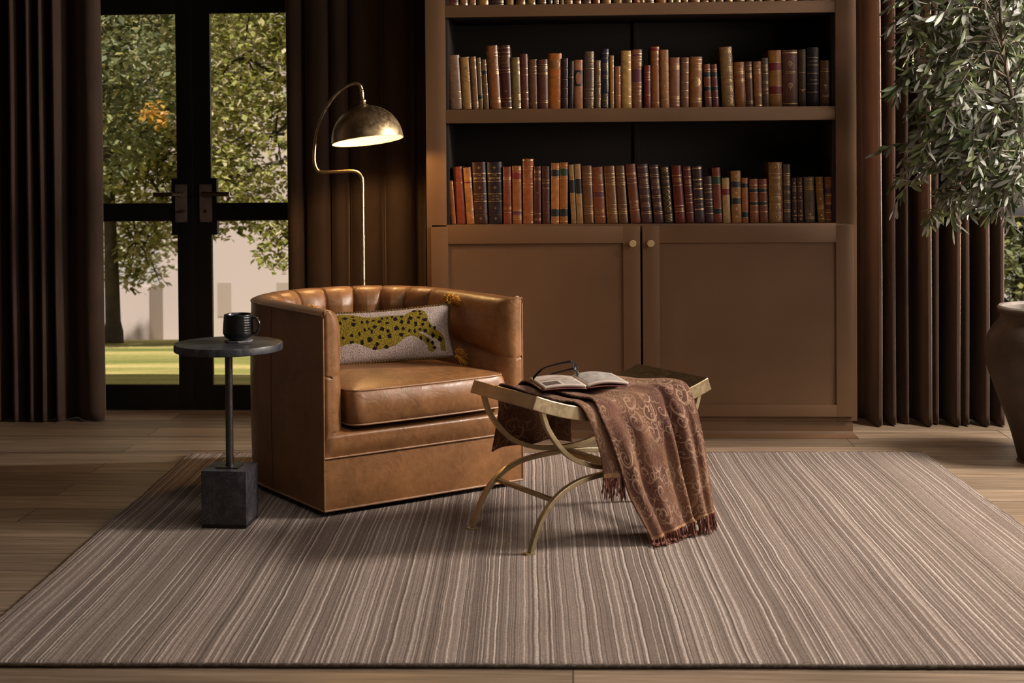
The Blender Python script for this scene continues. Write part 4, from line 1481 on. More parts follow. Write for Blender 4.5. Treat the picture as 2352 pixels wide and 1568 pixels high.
# seat cushion
def cush_outline(u):
    """closed outline, returns (x, y)"""
    x0, x1, yf, yb, rc = 0.112, 0.718, -0.024, 0.69, 0.030
    pts = []
    return pts
co = []
x0, x1, yf = 0.097, 0.733, -0.028
for k in range(7):
    a = PI + PI/2*k/6
    co.append((x0+0.035+0.035*math.cos(a), yf+0.035+0.035*math.sin(a)))
for k in range(1, 12): co.append((x0+0.035+(x1-x0-0.07)*k/12, yf - 0.008*math.sin(PI*k/12)))
for k in range(7):
    a = -PI/2 + PI/2*k/6
    co.append((x1-0.035+0.035*math.cos(a), yf+0.035+0.035*math.sin(a)))
for k in range(1, 8): co.append((x1, yf+0.035+(0.40-yf-0.035)*k/8))
for k in range(0, 25):
    a = PI*k/24
    co.append(((x0+x1)/2+(x1-x0)/2*math.cos(a), 0.40+0.285*math.sin(a)))
for k in range(1, 8): co.append((x0, 0.40-(0.40-yf-0.035)*k/8))
co.append(co[0])
CO, _ = resample(co, 150)
CO = CO[:-1]
nC = len(CO)
cen = Vector(((x0+x1)/2, 0.31))
ZT, ZB2 = 0.424, 0.306
V, F = [], []
rings = []
def ring_at(scale, z, bulge=0.0, crown=0.0, mode=0):
    r = []
    for k, p in enumerate(CO):
        d = p-cen
        q = cen + d*scale
        nn = d.normalized()
        front = 1 if p.y < 0.02 else 0.6
        wr = 0.0
        if mode == 1:
            wr = 0.0042*mnoise.noise(Vector((p.x*24+z*9, z*4, p.y*12)))
        zz = z
        if mode == 2:
            zz = z + 0.004*mnoise.noise(Vector((q.x*7, q.y*7, 2)))*(1-scale)
        r.append(len(V))
        V.append((q.x+nn.x*(bulge*front+wr), q.y+nn.y*(bulge*front+wr), zz))
    return r
for sc in (0.0001, 0.2, 0.4, 0.6, 0.8, 0.93): rings.append(ring_at(sc, ZB2-0.004))
rings.append(ring_at(1.0, ZB2))
for k in range(1, 12):
    q = k/12
    rings.append(ring_at(1.0, ZB2+(ZT-ZB2)*q, 0.016*math.sin(PI*q)**0.7, 0, 1))
rings.append(ring_at(1.0, ZT))
for sc in (0.975, 0.94, 0.88, 0.8, 0.7, 0.6, 0.5, 0.4, 0.3, 0.2, 0.1, 0.0001):
    rings.append(ring_at(sc, ZT + 0.024*(1-sc**3.2)**0.75, 0, 0, 2))
for a, b in zip(rings, rings[1:]):
    for k in range(nC):
        k2 = (k+1) % nC
        F.append((a[k], a[k2], b[k2], b[k]))
cu = mesh_obj('seat_cushion', V, F, M['leather'], CH, smooth=True)
for zz in (ZT, ZB2):
    tube('cushion_piping', [(p.x+(p-cen).normalized().x*0.002, p.y+(p-cen).normalized().y*0.002, zz) for p in CO[::2]], 0.0035, M['welt'], cu, 8, closed=True)

# ------------------------------------------------------------------ lumbar pillow with a spotted cat
def bilin(cx, cy):
    """close-up picture point -> pattern (u, v) on the pillow face"""
    TL, TR, BL, BR = (-360, 545), (1905, 285), (-340, 1400), (2085, 1165)
    u, v = 0.5, 0.5
    for _ in range(12):
        x = (1-v)*((1-u)*BL[0]+u*BR[0]) + v*((1-u)*TL[0]+u*TR[0])
        y = (1-v)*((1-u)*BL[1]+u*BR[1]) + v*((1-u)*TL[1]+u*TR[1])
        y += 4*u*(1-u)*95*v   # sagging top edge
        dxu = (1-v)*(BR[0]-BL[0]) + v*(TR[0]-TL[0])
        dyv = ((1-u)*TL[1]+u*TR[1]) - ((1-u)*BL[1]+u*BR[1]) + 4*u*(1-u)*95
        u += (cx-x)/dxu*0.9
        v += (cy-y)/dyv*0.9
    return u, v
BODY = [(-300,640),(-180,560),(-60,600),(120,580),(300,600),(480,640),(620,640),(900,600),(1150,580),(1290,480),(1400,450),(1500,480),(1570,560),(1600,640),(1640,700),(1600,800),(1450,850),
        (1560,890),(1650,935),(1720,1000),(1740,1080),(1700,1130),(1610,1130),(1600,1040),(1500,960),(1380,920),(1300,910),(1180,960),(1050,1060),(900,1120),(700,1150),(560,1130),(420,1090),(300,1060),(150,1080),(20,1130),(-40,1200),(-130,1200),(-120,1080),(-200,980),(-290,860)]
LEGB = [(1400,640),(1600,640),(1700,740),(1850,810),(1910,880),(1925,1100),(1835,1100),(1830,980),(1780,930),(1650,882),(1460,822),(1380,760)]
SPOTS = [(155,660,45,22),(290,635,25,15),(300,690,30,20),(285,765,40,35),(435,725,22,28),(525,720,25,35),(625,700,30,18),(735,712,40,25),(778,655,22,24),(865,645,25,16),(870,730,38,20),(950,620,22,24),(1010,655,38,35),(1110,610,30,22),(1120,700,30,40),(1265,625,42,35),(1315,490,38,18),(1415,488,28,18),(1435,535,35,14),(1410,602,35,22),(1525,630,48,28),(1245,695,30,35),(1375,715,30,45),(1500,710,32,28),(1635,720,18,38),(1722,745,25,32),(650,800,40,28),(475,855,22,32),(552,835,18,25),(600,880,22,35),(780,832,42,35),(885,862,32,32),(1035,812,45,38),(1155,810,30,32),(1272,835,25,32),(1367,835,22,35),(1460,800,28,22),(1555,810,35,30),(245,945,30,25),(380,920,20,40),(740,965,30,35),(915,940,38,38),(1125,905,42,32),(1480,935,25,35),(1605,960,25,35),(1700,870,35,40),(1830,915,40,42),(1690,990,25,30),(1725,1065,30,25),(565,1005,45,42),(430,1050,30,45),(700,1070,35,32),(660,1130,35,28),(870,1105,35,28),(250,1048,42,20),(60,740,30,30),(20,880,35,28),(-80,700,34,24),(-120,820,30,34),(-200,700,24,22),(90,980,28,24),(-40,1000,28,30)]
BODY = [bilin(*p) for p in BODY]
LEGB = [bilin(*p) for p in LEGB]
SP = []
for (x, y, rx, ry) in SPOTS:
    u, v = bilin(x, y)
    SP.append((u, v, rx/2300, ry/820))
def inpoly(x, y, P):
    c_ = False
    j = len(P)-1
    for i in range(len(P)):
        if (P[i][1] > y) != (P[j][1] > y) and x < (P[j][0]-P[i][0])*(y-P[i][1])/(P[j][1]-P[i][1])+P[i][0]:
            c_ = not c_
        j = i
    return c_
def tuftmat(name, col, amt=0.3):
    t = NT(name, 0.95, 0, col, 0.1)
    co_ = t.coord('Object')
    v = t.n('ShaderNodeTexVoronoi')
    v.inputs['Scale'].default_value = 330
    t.l(co_, 0, v, 'Vector')
    r = t.ramp(v, 'Distance', [(0.0, tuple(min(1, q*(1+amt)) for q in col[:3])), (0.6, tuple(q*(1-amt*1.4) for q in col[:3]))])
    n_ = t.noise(co_, 150, 2)
    r2 = t.ramp(n_, 'Fac', [(0.3, (0.8, 0.8, 0.8)), (0.7, (1.15, 1.12, 1.1))])
    mx = t.mix(1.0, (r, 'Color'), (r2, 'Color'), 'MULTIPLY')
    t.l(mx, 2, t.b, 'Base Color')
    inv = t.math('SUBTRACT', 1.0, (v, 'Distance'))
    t.bump(inv, 0, 0.8, 0.003)
    return t.m
PM = [tuftmat('cream_hooked_wool', (0.60, 0.50, 0.46, 1)), tuftmat('mustard_hooked_wool', (0.36, 0.27, 0.035, 1), 0.4), tuftmat('black_hooked_wool', (0.022, 0.014, 0.012, 1)), tuftmat('olive_brown_backing', (0.20, 0.13, 0.06, 1), 0.3)]
PW, PH, PT = 0.530, 0.206, 0.040
PL = empty('lumbar_pillow', (0, 0, 0))
def pil_xy(u, v):
    # concave edges between pointed corners
    x = (u-0.5)*PW*(1-0.055*math.sin(PI*v))
    z = (v-0.5)*PH
    z *= (1-0.10*math.sin(PI*u)) if v > 0.5 else (1-0.05*math.sin(PI*u))
    return x, z
def pil_t(u, v):
    a = max(0, 1-(2*u-1)**4)
    b_ = max(0, 1-(2*v-1)**2.0 if False else 1-abs(2*v-1)**2.4)
    return PT*(a*b_)**0.5
NU, NV = 330, 150
V, F, MI = [], [], []
for side in (-1, 1):
    base_ = len(V)
    for j in range(NV+1):
        for i in range(NU+1):
            u, v = i/NU, j/NV
            x, z = pil_xy(u, v)
            V.append((x, side*pil_t(u, v), z))
    for j in range(NV):
        for i in range(NU):
            q = (base_+j*(NU+1)+i, base_+j*(NU+1)+i+1, base_+(j+1)*(NU+1)+i+1, base_+(j+1)*(NU+1)+i)
            F.append(q if side < 0 else tuple(reversed(q)))
            if side > 0:
                MI.append(3)
                continue
            u, v = (i+0.5)/NU, (j+0.5)/NV
            wu = u+0.0022*mnoise.noise(Vector((u*140, v*60, 0)))
            wv = v+0.0050*mnoise.noise(Vector((u*140, v*60, 9)))
            k = 0
            if inpoly(wu, wv, BODY) or inpoly(wu, wv, LEGB):
                k = 1
            for (su, sv, ru, rv) in SP:
                dx, dy = (wu-su)/ru, (wv-sv)/rv
                if abs(dx) < 1.4 and abs(dy) < 1.4:
                    an = math.atan2(dy, dx)
                    if math.hypot(dx, dy) < 1.0+0.13*math.sin(an*4+su*90)+0.10*math.sin(an*3+sv*70):
                        k = 2
                        break
            MI.append(k)
pc = mesh_obj('pillow_cover', V, F, PM, PL, smooth=True, fmat=MI)
pc['label'] = 'cream wool front with a mustard cat covered in black spots'
# braided edge
edge = []
for i in range(0, 60): edge.append((*pil_xy(i/60, 0)[:1], 0, pil_xy(i/60, 0)[1]))
for i in range(0, 30): edge.append((pil_xy(1, i/30)[0], 0, pil_xy(1, i/30)[1]))
for i in range(0, 60): edge.append((pil_xy(1-i/60, 1)[0], 0, pil_xy(1-i/60, 1)[1]))
for i in range(0, 30): edge.append((pil_xy(0, 1-i/30)[0], 0, pil_xy(0, 1-i/30)[1]))
ed = catmull(edge, 4, closed=True)
V, F = tube_data(ed, [0.0068+0.0013*math.sin(k*1.3) for k in range(len(ed))], 8, closed=True)
o = mesh_obj('braided_edge', V, F, PM[3], PL, smooth=True)
o['label'] = 'olive-brown braided edge'
tas_m = [m_flat('tassel_mustard', (0.60, 0.33, 0.045, 1), 0.9), m_flat('tassel_rust', (0.42, 0.12, 0.03, 1), 0.9)]
rt = random.Random(5)
def tassel(x, z, dirx, dirz, n=70, L=0.05):
    V, F, MI = [], [], []
    for k in range(n):
        a = rt.uniform(-1.1, 1.1)
        d = Vector((dirx*math.cos(a)-dirz*math.sin(a), rt.uniform(-0.75, 0.75), dirx*math.sin(a)+dirz*math.cos(a))).normalized()
        l = L*rt.uniform(0.6, 1.1)
        p0 = Vector((x, 0, z))
        p1 = p0+d*l*0.5+Vector((0, 0, 0.004))
        p2 = p0+d*l+Vector((0, 0, -0.012*rt.random()-0.010))
        f0 = len(F)
        tube_data([p0, p1, p2], [0.0023, 0.0021, 0.0014], 5, V=V, F=F)
        MI += [rt.choice((0, 0, 1))]*(len(F)-f0)
    tube_data([(x-dirx*0.008, 0, z-dirz*0.008), (x+dirx*0.012, 0, z+dirz*0.012)], [0.006, 0.009], 10, V=V, F=F)
    MI += [0]*(len(F)-len(MI))
    t = mesh_obj('tassel', V, F, tas_m, PL, smooth=True, fmat=MI)
    return t
hw, hh = PW/2, PH/2
tassel(hw, hh+0.004, 0.45, 0.7, 260, 0.052)
tassel(-hw, hh, -0.35, 0.9, 200, 0.05)
tassel(hw, -hh, 0.95, 0.15, 150, 0.05)
tassel(-hw, -hh, -0.95, 0.15)
# lean it against the padded back
bl, br = Vector((-0.945, 5.272, 0.441)), Vector((-0.443, 5.402, 0.483))
xd = (br-bl).normalized()
up = Vector((-xd.y*0.36, xd.x*0.36, 0.93)).normalized()
up = (up - xd*up.dot(xd)).normalized()
up = (up + xd*0.0).normalized()
yd_ = up.cross(xd).normalized()
rot = Matrix((xd, yd_, up)).transposed().to_4x4()
cenp = (bl+br)/2 + up*(PH/2+0.004)
roll = Matrix.Rotation(math.radians(2.0), 4, Vector((0, 1, 0)))
PL.matrix_world = Matrix.Translation(cenp) @ rot @ roll
tag(PL, 'oblong wool pillow with a black-spotted mustard cat and corner tassels on the leather chair', 'pillow')

# ------------------------------------------------------------------ floor lamp
LY = 6.0
LX = -0.879
LP = empty('floor_lamp', (LX, LY, 0))
tag(LP, 'brass dome floor lamp with a curved arm behind the leather chair', 'floor lamp')
lathe('lamp_base', [(0.0, 0.0), (0.135, 0.0), (0.138, 0.004), (0.138, 0.016), (0.132, 0.022), (0.04, 0.026), (0.016, 0.034), (0.014, 0.05)], M['lamp'], LP, 56)
def L2(cx, cy): # close-up point -> x, z in the lamp plane
    px, py = 680+cx/3.016, 160+cy/3.016
    return ((px-834)*0.001837+0.0, 1.23-(py-366+ (px-834)*0.008)*0.001837)
arm_c = [(463,1480),(463,1140),(463,900),(463,770),(455,735),(430,708),(390,699),(340,700),(260,704),(180,706),(150,695),(132,660),(126,620),(127,560),(134,500),(148,430),(170,360),(198,290),(232,235),(270,180),(320,133),(370,104),(415,90),(440,94),(456,108),(464,130)]
ap = [L2(*q) for q in arm_c]
xb0 = ap[0][0]
path = [(xb0*0, 0, 0.03), (0, 0, 0.4)] + [(x-xb0, 0, z) for x, z in ap]
sm = catmull(path, 5)
rads = [0.0082 if p.z < 0.905 and abs(p.x) < 0.02 else 0.0072 for p in sm]
V, F = tube_data(sm, rads, 14)
mesh_obj('lamp_arm', V, F, M['lamp'], LP, smooth=True, angle=50)
tube('pole_collar', [(0, 0, 0.900), (0, 0, 0.908)], 0.0090, M['lamp'], LP, 16)
tip = Vector((ap[-1][0]-xb0, 0, ap[-1][1]))
# shade: hemisphere tilted up to the right and towards the room
SR = 0.153
sx, sz = L2(502, 487)
sc_ = Vector((sx-xb0, 0, sz))
Rt = Matrix.Rotation(math.radians(-7.0), 4, 'Y') @ Matrix.Rotation(math.radians(-5.5), 4, 'X')
prof = []
for k in range(0, 25):
    a = PI/2*k/24
    prof.append((SR*math.cos(a)**0.93 if k < 24 else 0.0, SR*0.98*math.sin(a)))
inner = [(r*0.975, z*0.972) for r, z in prof]
V, F = lathe_data(prof, 72)
V = [Rt @ Vector(v) + sc_ for v in V]
sh = mesh_obj('lamp_shade', V, F, M['lamp'], LP, smooth=True)
V, F = lathe_data([(SR, 0), (SR*0.999, -0.002), (SR*0.976, -0.002)] + inner, 72)
V = [Rt @ Vector(v) + sc_ for v in V]
li = mesh_obj('shade_lining', V, F, M['lamp_in'], sh, smooth=True)
li['label'] = 'pale inside of the shade glowing with lamp light'
prof = [(0.024, SR*0.975), (0.022, SR*1.0), (0.013, SR*1.02), (0.0105, SR*1.07), (0.0135, SR*1.10), (0.014, SR*1.125), (0.009, SR*1.14), (0.0075, SR*1.16), (0.0075, SR*1.30), (0.009, SR*1.32), (0.0095, SR*1.36), (0.007, SR*1.39), (0.008, SR*1.42), (0.007, SR*1.46)]
V, F = lathe_data(prof, 28)
V = [Rt @ Vector(v) + sc_ for v in V]
mesh_obj('shade_fitting', V, F, M['lamp'], LP, smooth=True, angle=40)
topj = Rt @ Vector((0, 0, SR*1.44)) + sc_
tube('swivel_joint', [topj, (topj+tip)/2, tip], 0.0074, M['lamp'], LP, 12)
V, F = lathe_data([(0.0, 0.062), (0.012, 0.058), (0.020, 0.066), (0.026, 0.082), (0.022, 0.10), (0.014, 0.118), (0.013, 0.142)], 24)
V = [Rt @ Vector(v) + sc_ for v in V]
bm_ = m_flat('bulb_glow', (1, 1, 1, 1), 0.5)
bn = bm_.node_tree.nodes['Principled BSDF']
bn.inputs['Emission Color'].default_value = (1.0, 0.62, 0.30, 1)
bn.inputs['Emission Strength'].default_value = 8.0
mesh_obj('bulb', V, F, bm_, LP, smooth=True)
lp = sc_ + Vector((LX, LY, 0)) + (Rt @ Vector((0, 0, 0.045)))
light('lamp_bulb', 'POINT', lp, 13.0, (1.0, 0.60, 0.24), rad=0.022)

# ------------------------------------------------------------------ side table, coaster, mug
TB = empty('side_table', (-1.148, 4.712, 0.0), math.radians(-2.5))
tag(TB, 'round black marble side table on a steel pole and square block foot', 'side table')
ZB = 0.0135
box('plinth_strip', -0.0745, 0.0745, -0.0745, 0.0745, ZB, ZB+0.012, M['steel'], TB, bev=0.001)
box('block_base', -0.076, 0.076, -0.076, 0.076, ZB+0.012, 0.203, M['marble'], TB, bev=0.0022)
box('mounting_plate', -0.038, 0.038, -0.038, 0.038, 0.203, 0.2075, M['pole'], TB, bev=0.0008)
lathe('pole', [(0.0, 0.2075), (0.0145, 0.2075), (0.0145, 0.212), (0.0128, 0.213), (0.0128, 0.592), (0.0, 0.592)], M['pole'], TB, 28)
lathe('support_disc', [(0.0, 0.5885), (0.034, 0.5885), (0.036, 0.5905), (0.036, 0.5945), (0.0, 0.5945)], M['pole'], TB, 32)
lathe('table_top', [(0.0, 0.5946), (0.178, 0.5946), (0.1808, 0.597), (0.1808, 0.617), (0.1795, 0.6195), (0.177, 0.6203), (0.0, 0.6203)], M['marble'], TB, 96, angle=30)
cx_, cy_ = -1.119, 4.735
V, F = lathe_data([(0.0, 0.0), (0.046, 0.0), (0.047, 0.001), (0.047, 0.005), (0.046, 0.006), (0.0, 0.006)], 8)
co_ = mesh_obj('coaster', V, F, M['coaster'], None)
co_.location = (cx_, cy_, 0.6207)
co_.rotation_euler = (0, 0, 0.2)
tag(co_, 'thin faceted grey stone coaster under the black mug', 'coaster')
MG = empty('mug', (cx_, cy_, 0.6268))
MG.scale = (1.06, 1.06, 1.0)
tag(MG, 'glossy black ceramic mug on the marble side table', 'mug')
pr_ = [(0.0, 0.0), (0.026, 0.0), (0.030, 0.0025), (0.0375, 0.006), (0.0445, 0.013), (0.0482, 0.022)]
for k in range(0, 30):
    q = k/29
    pr_.append((0.0492 - 0.0040*q**1.6 + 0.0004*math.sin(k*1.55), 0.024+0.060*q))
pr_ += [(0.0448, 0.0868), (0.0436, 0.0876), (0.0424, 0.0866)]
nout = len(pr_)
pr_ += [(0.0430, 0.07), (0.0448, 0.05), (0.0455, 0.025), (0.040, 0.011), (0.0, 0.008)]
V, F = lathe_data(pr_, 56)
fm = [0 if (k//56) < nout else 1 for k in range(len(F))]
mesh_obj('mug_body', V, F, [M['mug'], M['mug_in']], MG, smooth=True, fmat=fm, angle=60)
ha = math.radians(-8)
hp = [(0.0430, 0.074), (0.054, 0.0755), (0.064, 0.071), (0.0705, 0.058), (0.0705, 0.044), (0.064, 0.030), (0.054, 0.022), (0.0445, 0.021)]
hp = catmull([(r*math.cos(ha), r*math.sin(ha), z) for r, z in hp], 6)
V, F = [], []
for i, p in enumerate(hp):
    p0, p1 = hp[max(i-1, 0)], hp[min(i+1, len(hp)-1)]
    t_ = (p1-p0).normalized()
    sd = Vector((-math.sin(ha), math.cos(ha), 0))
    n_ = t_.cross(sd)
    for k in range(10):
        a = 2*PI*k/10
        V.append(p + sd*0.0075*math.cos(a) + n_*0.0038*math.sin(a))
for i in range(len(hp)-1):
    for k in range(10):
        F.append((i*10+k, i*10+(k+1) % 10, (i+1)*10+(k+1) % 10, (i+1)*10+k))
mesh_obj('mug_handle', V, F, M['mug'], MG, smooth=True)
# ------------------------------------------------------------------ curved brass stool
SA = math.atan2(0.555, 0.832)
ST = empty('curule_stool', (0.066, 4.704, 0.0135), SA)
tag(ST, 'antique brass stool with crossed curved legs and a scooped seat on the rug', 'stool')
def seat_z(a):     # top of the seat, local height above the rug
    return 0.488 - 0.066*max(0, 1-(a/0.335)**2)
SB = 0.194
# seat slab
V, F = [], []
NA = 40
TH = 0.043
for i in range(NA+1):
    a = -0.335+0.67*i/NA
    sl = 0.066*2*a/0.335**2
    L = math.hypot(1, sl)
    nx, nz = -sl/L, 1/L
    z = seat_z(a)
    for (b, t) in ((-SB, 0), (SB, 0), (SB, TH), (-SB, TH)):
        V.append((a-nx*t, -b, z-nz*t))
for i in range(NA):
    for k in range(4):
        k2 = (k+1) % 4
        F.append((i*4+k, i*4+4+k, i*4+4+k2, i*4+k2))
F.append((0, 1, 2, 3))
F.append((NA*4+3, NA*4+2, NA*4+1, NA*4))
fm = [(1 if (k < NA*4 and k % 4 == 0) else 0) for k in range(len(F))]
st = mesh_obj('seat', V, F, [M['brass'], M['seat_top']], ST, smooth=True, angle=40, fmat=fm)
md = st.modifiers.new('edge', 'BEVEL'); md.width = 0.002; md.segments = 2; md.limit_method = 'ANGLE'; md.angle_limit = math.radians(50)
up_arc = [(-0.308, 0.440), (-0.290, 0.385), (-0.257, 0.335), (-0.216, 0.292), (-0.170, 0.264), (-0.110, 0.243), (-0.055, 0.234), (0.0, 0.2315)]
up_arc = up_arc + [(-a, z) for a, z in reversed(up_arc[:-1])]
lo_arc = [(-0.352, 0.004), (-0.336, 0.050), (-0.312, 0.100), (-0.275, 0.145), (-0.226, 0.180), (-0.165, 0.203), (-0.085, 0.2135), (0.0, 0.2160)]
lo_arc = lo_arc + [(-a, z) for a, z in reversed(lo_arc[:-1])]
for sgn in (1, -1):
    yb = -sgn*0.178
    for nm, arc in (('seat_bracket', up_arc), ('arched_legs', lo_arc)):
        P = catmull([(a, z, 0) for a, z in arc], 6)
        bar_sweep(nm, [(p.x, p.y) for p in P], 0.0145, yb-0.0095, yb+0.0095, M['brass'], ST)
    for sa in (-1, 1):
        bm = bmesh.new()
        add_box(bm, sa*0.356-0.016, sa*0.356+0.016, yb-0.0105, yb+0.0105, 0.0, 0.005, 0.001)
        bm_obj('foot_pad', bm, M['brass'], ST, smooth=True)
for sa in (-1, 1):
    bm = bmesh.new()
    add_box(bm, sa*0.262-0.0075, sa*0.262+0.0075, -0.170, 0.170, 0.146, 0.159, 0.0015)
    bm_obj('stretcher', bm, M['brass'], ST, smooth=True)
bm = bmesh.new()
add_box(bm, -0.02, 0.02, -0.170, 0.170, 0.216, 0.230, 0.0015)
bm_obj('cross_bar', bm, M['brass'], ST, smooth=True)

# ------------------------------------------------------------------ throw blanket over the stool
TRW = empty('throw_blanket', (0.066, 4.704, 0.0135), SA)
tag(TRW, 'maroon and tan paisley throw blanket with twisted fringe draped over the brass stool', 'throw blanket')
def smooth3(P, t):
    """catmull through waypoints, t 0..1 by index"""
    n = len(P)-1
    x = min(n-1e-6, max(0, t*n))
    i = int(x); f = x-i
    p0, p1, p2, p3 = P[max(i-1, 0)], P[i], P[i+1], P[min(i+2, n)]
    return 0.5*((2*p1)+(p2-p0)*f+(2*p0-5*p1+4*p2-p3)*f*f+(3*p1-p0-3*p2+p3)*f**3)
def lerp(a, b, t): return a+(b-a)*t
def cloth(name, way, nu, nv, uvscale, uvoff, fold, hem=True, thick=0.006, parent=TRW):
    """way(p) -> waypoints from the far hem over the seat to the near hem"""
    V, F, UV = [], [], []
    lens = []
    for j in range(nv+1):
        t = j/nv
        for i in range(nu+1):
            p = i/nu
            P = way(p)
            q = smooth3(P, t)
            e = 0.012
            qa, qb = smooth3(P, max(0, t-e)), smooth3(P, min(1, t+e))
            tn = (qb-qa)
            pa, pb = smooth3(way(max(0, p-0.03)), t), smooth3(way(min(1, p+0.03)), t)
            n = tn.cross(pb-pa)
            if n.length > 1e-9: n.normalize()
            d = fold(p, t)
            V.append(q + n*d)
    nrow = nu+1
    for j in range(nv):
        for i in range(nu):
            F.append((j*nrow+i, j*nrow+i+1, (j+1)*nrow+i+1, (j+1)*nrow+i))
    for v in V:
        if v.z < 0.008: v.z = 0.008
    hemrows = max(2, int(nv*0.035))
    MI = []
    for j in range(nv):
        for i in range(nu):
            MI.append(1 if hem and j >= nv-hemrows else 0)
    o = mesh_obj(name, V, F, [M['throw'], M['hem']], parent, smooth=True, fmat=MI)
    ul = o.data.uv_layers.new(name='UVMap')
    # arc-length based uv
    acc = [0.0]
    mid = nu//2
    for j in range(nv):
        acc.append(acc[-1]+(V[(j+1)*nrow+mid]-V[j*nrow+mid]).length)
    for pl_ in o.data.polygons:
        for li_, vi in zip(pl_.loop_indices, pl_.vertices):
            j, i = divmod(vi, nrow)
            ul.data[li_].uv = (uvoff[0]+i/nu*uvscale, uvoff[1]+acc[j])
    md_ = o.modifiers.new('cloth', 'SOLIDIFY'); md_.thickness = thick; md_.offset = 0
    return o, V, nrow
def sz(a): return seat_z(max(-0.335, min(0.335, a)))
def V3(a, b, z): return Vector((a, -b, z))
def way_main(p):
    ab = lerp(-0.16, 0.10, p); am = lerp(-0.150, 0.200, p); af = lerp(-0.125, 0.245, p)
    return [V3(ab-0.03, -0.232, 0.245+0.01*p), V3(ab-0.02, -0.234, 0.34), V3(ab, -0.222, sz(ab)-0.02), V3(ab+0.01, -0.190, sz(ab)+0.026), V3(lerp(ab, am, 0.5), -0.10, sz(am)+0.028),
            V3(am, 0.0, sz(am)+0.026), V3(lerp(am, af, 0.6), 0.12, sz(af)+0.026), V3(af, 0.186, sz(af)+0.022), V3(af+0.004, 0.222, sz(af)-0.020),
            V3(lerp(-0.105, 0.268, p), 0.236, 0.36), V3(lerp(-0.070, 0.288, p), 0.243, 0.26), V3(lerp(-0.035, 0.297, p), 0.250, lerp(0.155, 0.18, p)), V3(lerp(0.006, 0.300, p), 0.262+0.02*(1-p), lerp(0.050, 0.085, p)), V3(lerp(0.022, 0.300, p), 0.272+0.02*(1-p), lerp(0.012, 0.062, p))]
def fold_main(p, t):
    hang = max(0.0, min(1.0, (t-0.58)/0.25))
    back = max(0.0, min(1.0, (0.2-t)/0.15))
    s = math.sin(p*PI)
    ph = p*17.5 + 1.4*t
    f = 0.0
    # deep fold near the right third, ridges elsewhere
    ridges = 0.010*math.sin(ph) + 0.006*math.sin(ph*1.9+1.0)
    deep = -0.042*math.exp(-((p-0.72-0.03*math.sin(t*5))/0.035)**2) + 0.020*math.exp(-((p-0.63)/0.05)**2) + 0.018*math.exp(-((p-0.80)/0.045)**2) + 0.016*math.exp(-((p-0.93)/0.04)**2)
    left = 0.018*math.exp(-((p-0.12)/0.08)**2)
    body = (deep+left)*(0.35+0.75*hang) + ridges*(0.35+0.5*hang)
    seatf = 0.016*math.exp(-((p-0.45-0.5*(t-0.5))/0.07)**2) + 0.012*math.exp(-((p-0.75-0.5*(t-0.5))/0.06)**2)
    on = max(0, 1-abs(t-0.45)/0.25)
    wr = 0.004*mnoise.noise(Vector((p*6, t*10, 0)))
    return -(body*(1-on*0.6) + seatf*on + wr) if False else (body*(1-on*0.6) + seatf*on + wr)
om, VM, nrm_ = cloth('blanket_body', way_main, 96, 150, 0.62, (0.1, 0.2), fold_main)
def way_tail(p):
    ab = lerp(-0.235, -0.10, p)
    am = lerp(-0.215, -0.115, p)
    af = lerp(-0.188, -0.108, p)
    return [V3(lerp(-0.245, 0.07, p), -0.222, 0.232+0.02*math.sin(p*3)), V3(lerp(-0.232, 0.05, p), -0.216, 0.30), V3(lerp(-0.222, 0.0, p), -0.212, 0.38), V3(ab, -0.206, sz(ab)-0.012), V3(ab+0.005, -0.182, sz(ab)+0.012), V3(am, -0.05, sz(am)+0.010),
            V3(lerp(am, af, 0.6), 0.10, sz(af)+0.010), V3(af, 0.180, sz(af)+0.012), V3(lerp(-0.170, -0.085, p), 0.208, sz(af)-0.015), V3(lerp(-0.146, -0.062, p), 0.220, 0.36), V3(lerp(-0.124, -0.044, p), 0.226, 0.285), V3(lerp(-0.112, -0.030, p), 0.229, 0.212)]
def fold_tail(p, t):
    back = max(0.0, min(1.0, (0.32-t)/0.2))
    front = max(0.0, min(1.0, (t-0.66)/0.2))
    return 0.016*math.sin(p*9.5+0.6)*back + 0.012*math.sin(p*PI)*front + 0.004*math.sin(p*8+t*9)
ot, VT, nrt = cloth('blanket_fold', way_tail, 48, 110, 0.30, (1.7, 0.9), fold_tail)
# twisted fringe
rf = random.Random(9)
def fringe(V, nrow, nv, p0, p1, n, L, floor=True):
    VV, FF = [], []
    for k in range(n):
        p = lerp(p0, p1, (k+rf.uniform(-0.3, 0.3))/n)
        p = max(0, min(1, p))
        idx = p*(nrow-1)
        i = min(nrow-2, int(idx)); f = idx-i
        q = V[nv*nrow+i].lerp(V[nv*nrow+i+1], f) + Vector((0, rf.uniform(-0.006, 0.006), 0.004))
        l = L*rf.uniform(0.75, 1.15)
        pts_ = [q]
        d = Vector((rf.uniform(-0.22, 0.22), rf.uniform(-0.25, 0.15), -1)).normalized()
        for s_ in range(1, 9):
            nx = pts_[-1] + d*l/8
            if nx.z < 0.005:
                nx.z = 0.004+rf.uniform(0, 0.006)
                dh = Vector((rf.uniform(-0.9, 0.5), -rf.uniform(0.2, 1.0), 0.0)).normalized()
                nx = Vector((pts_[-1].x, pts_[-1].y, nx.z)) + dh*l/10
                d = (d + dh).normalized()
            d = (d + Vector((rf.uniform(-0.25, 0.25), rf.uniform(-0.2, 0.2), -0.25))).normalized()
            pts_.append(nx)
        tube_data(pts_, [0.0028+0.0007*math.sin(s_*2.1+k) for s_ in range(len(pts_)-1)]+[0.0012], 6, V=VV, F=FF)
    o = mesh_obj('fringe', VV, FF, M['fringe'], TRW, smooth=True)
    o['label'] = 'dark twisted wool fringe'
    return o
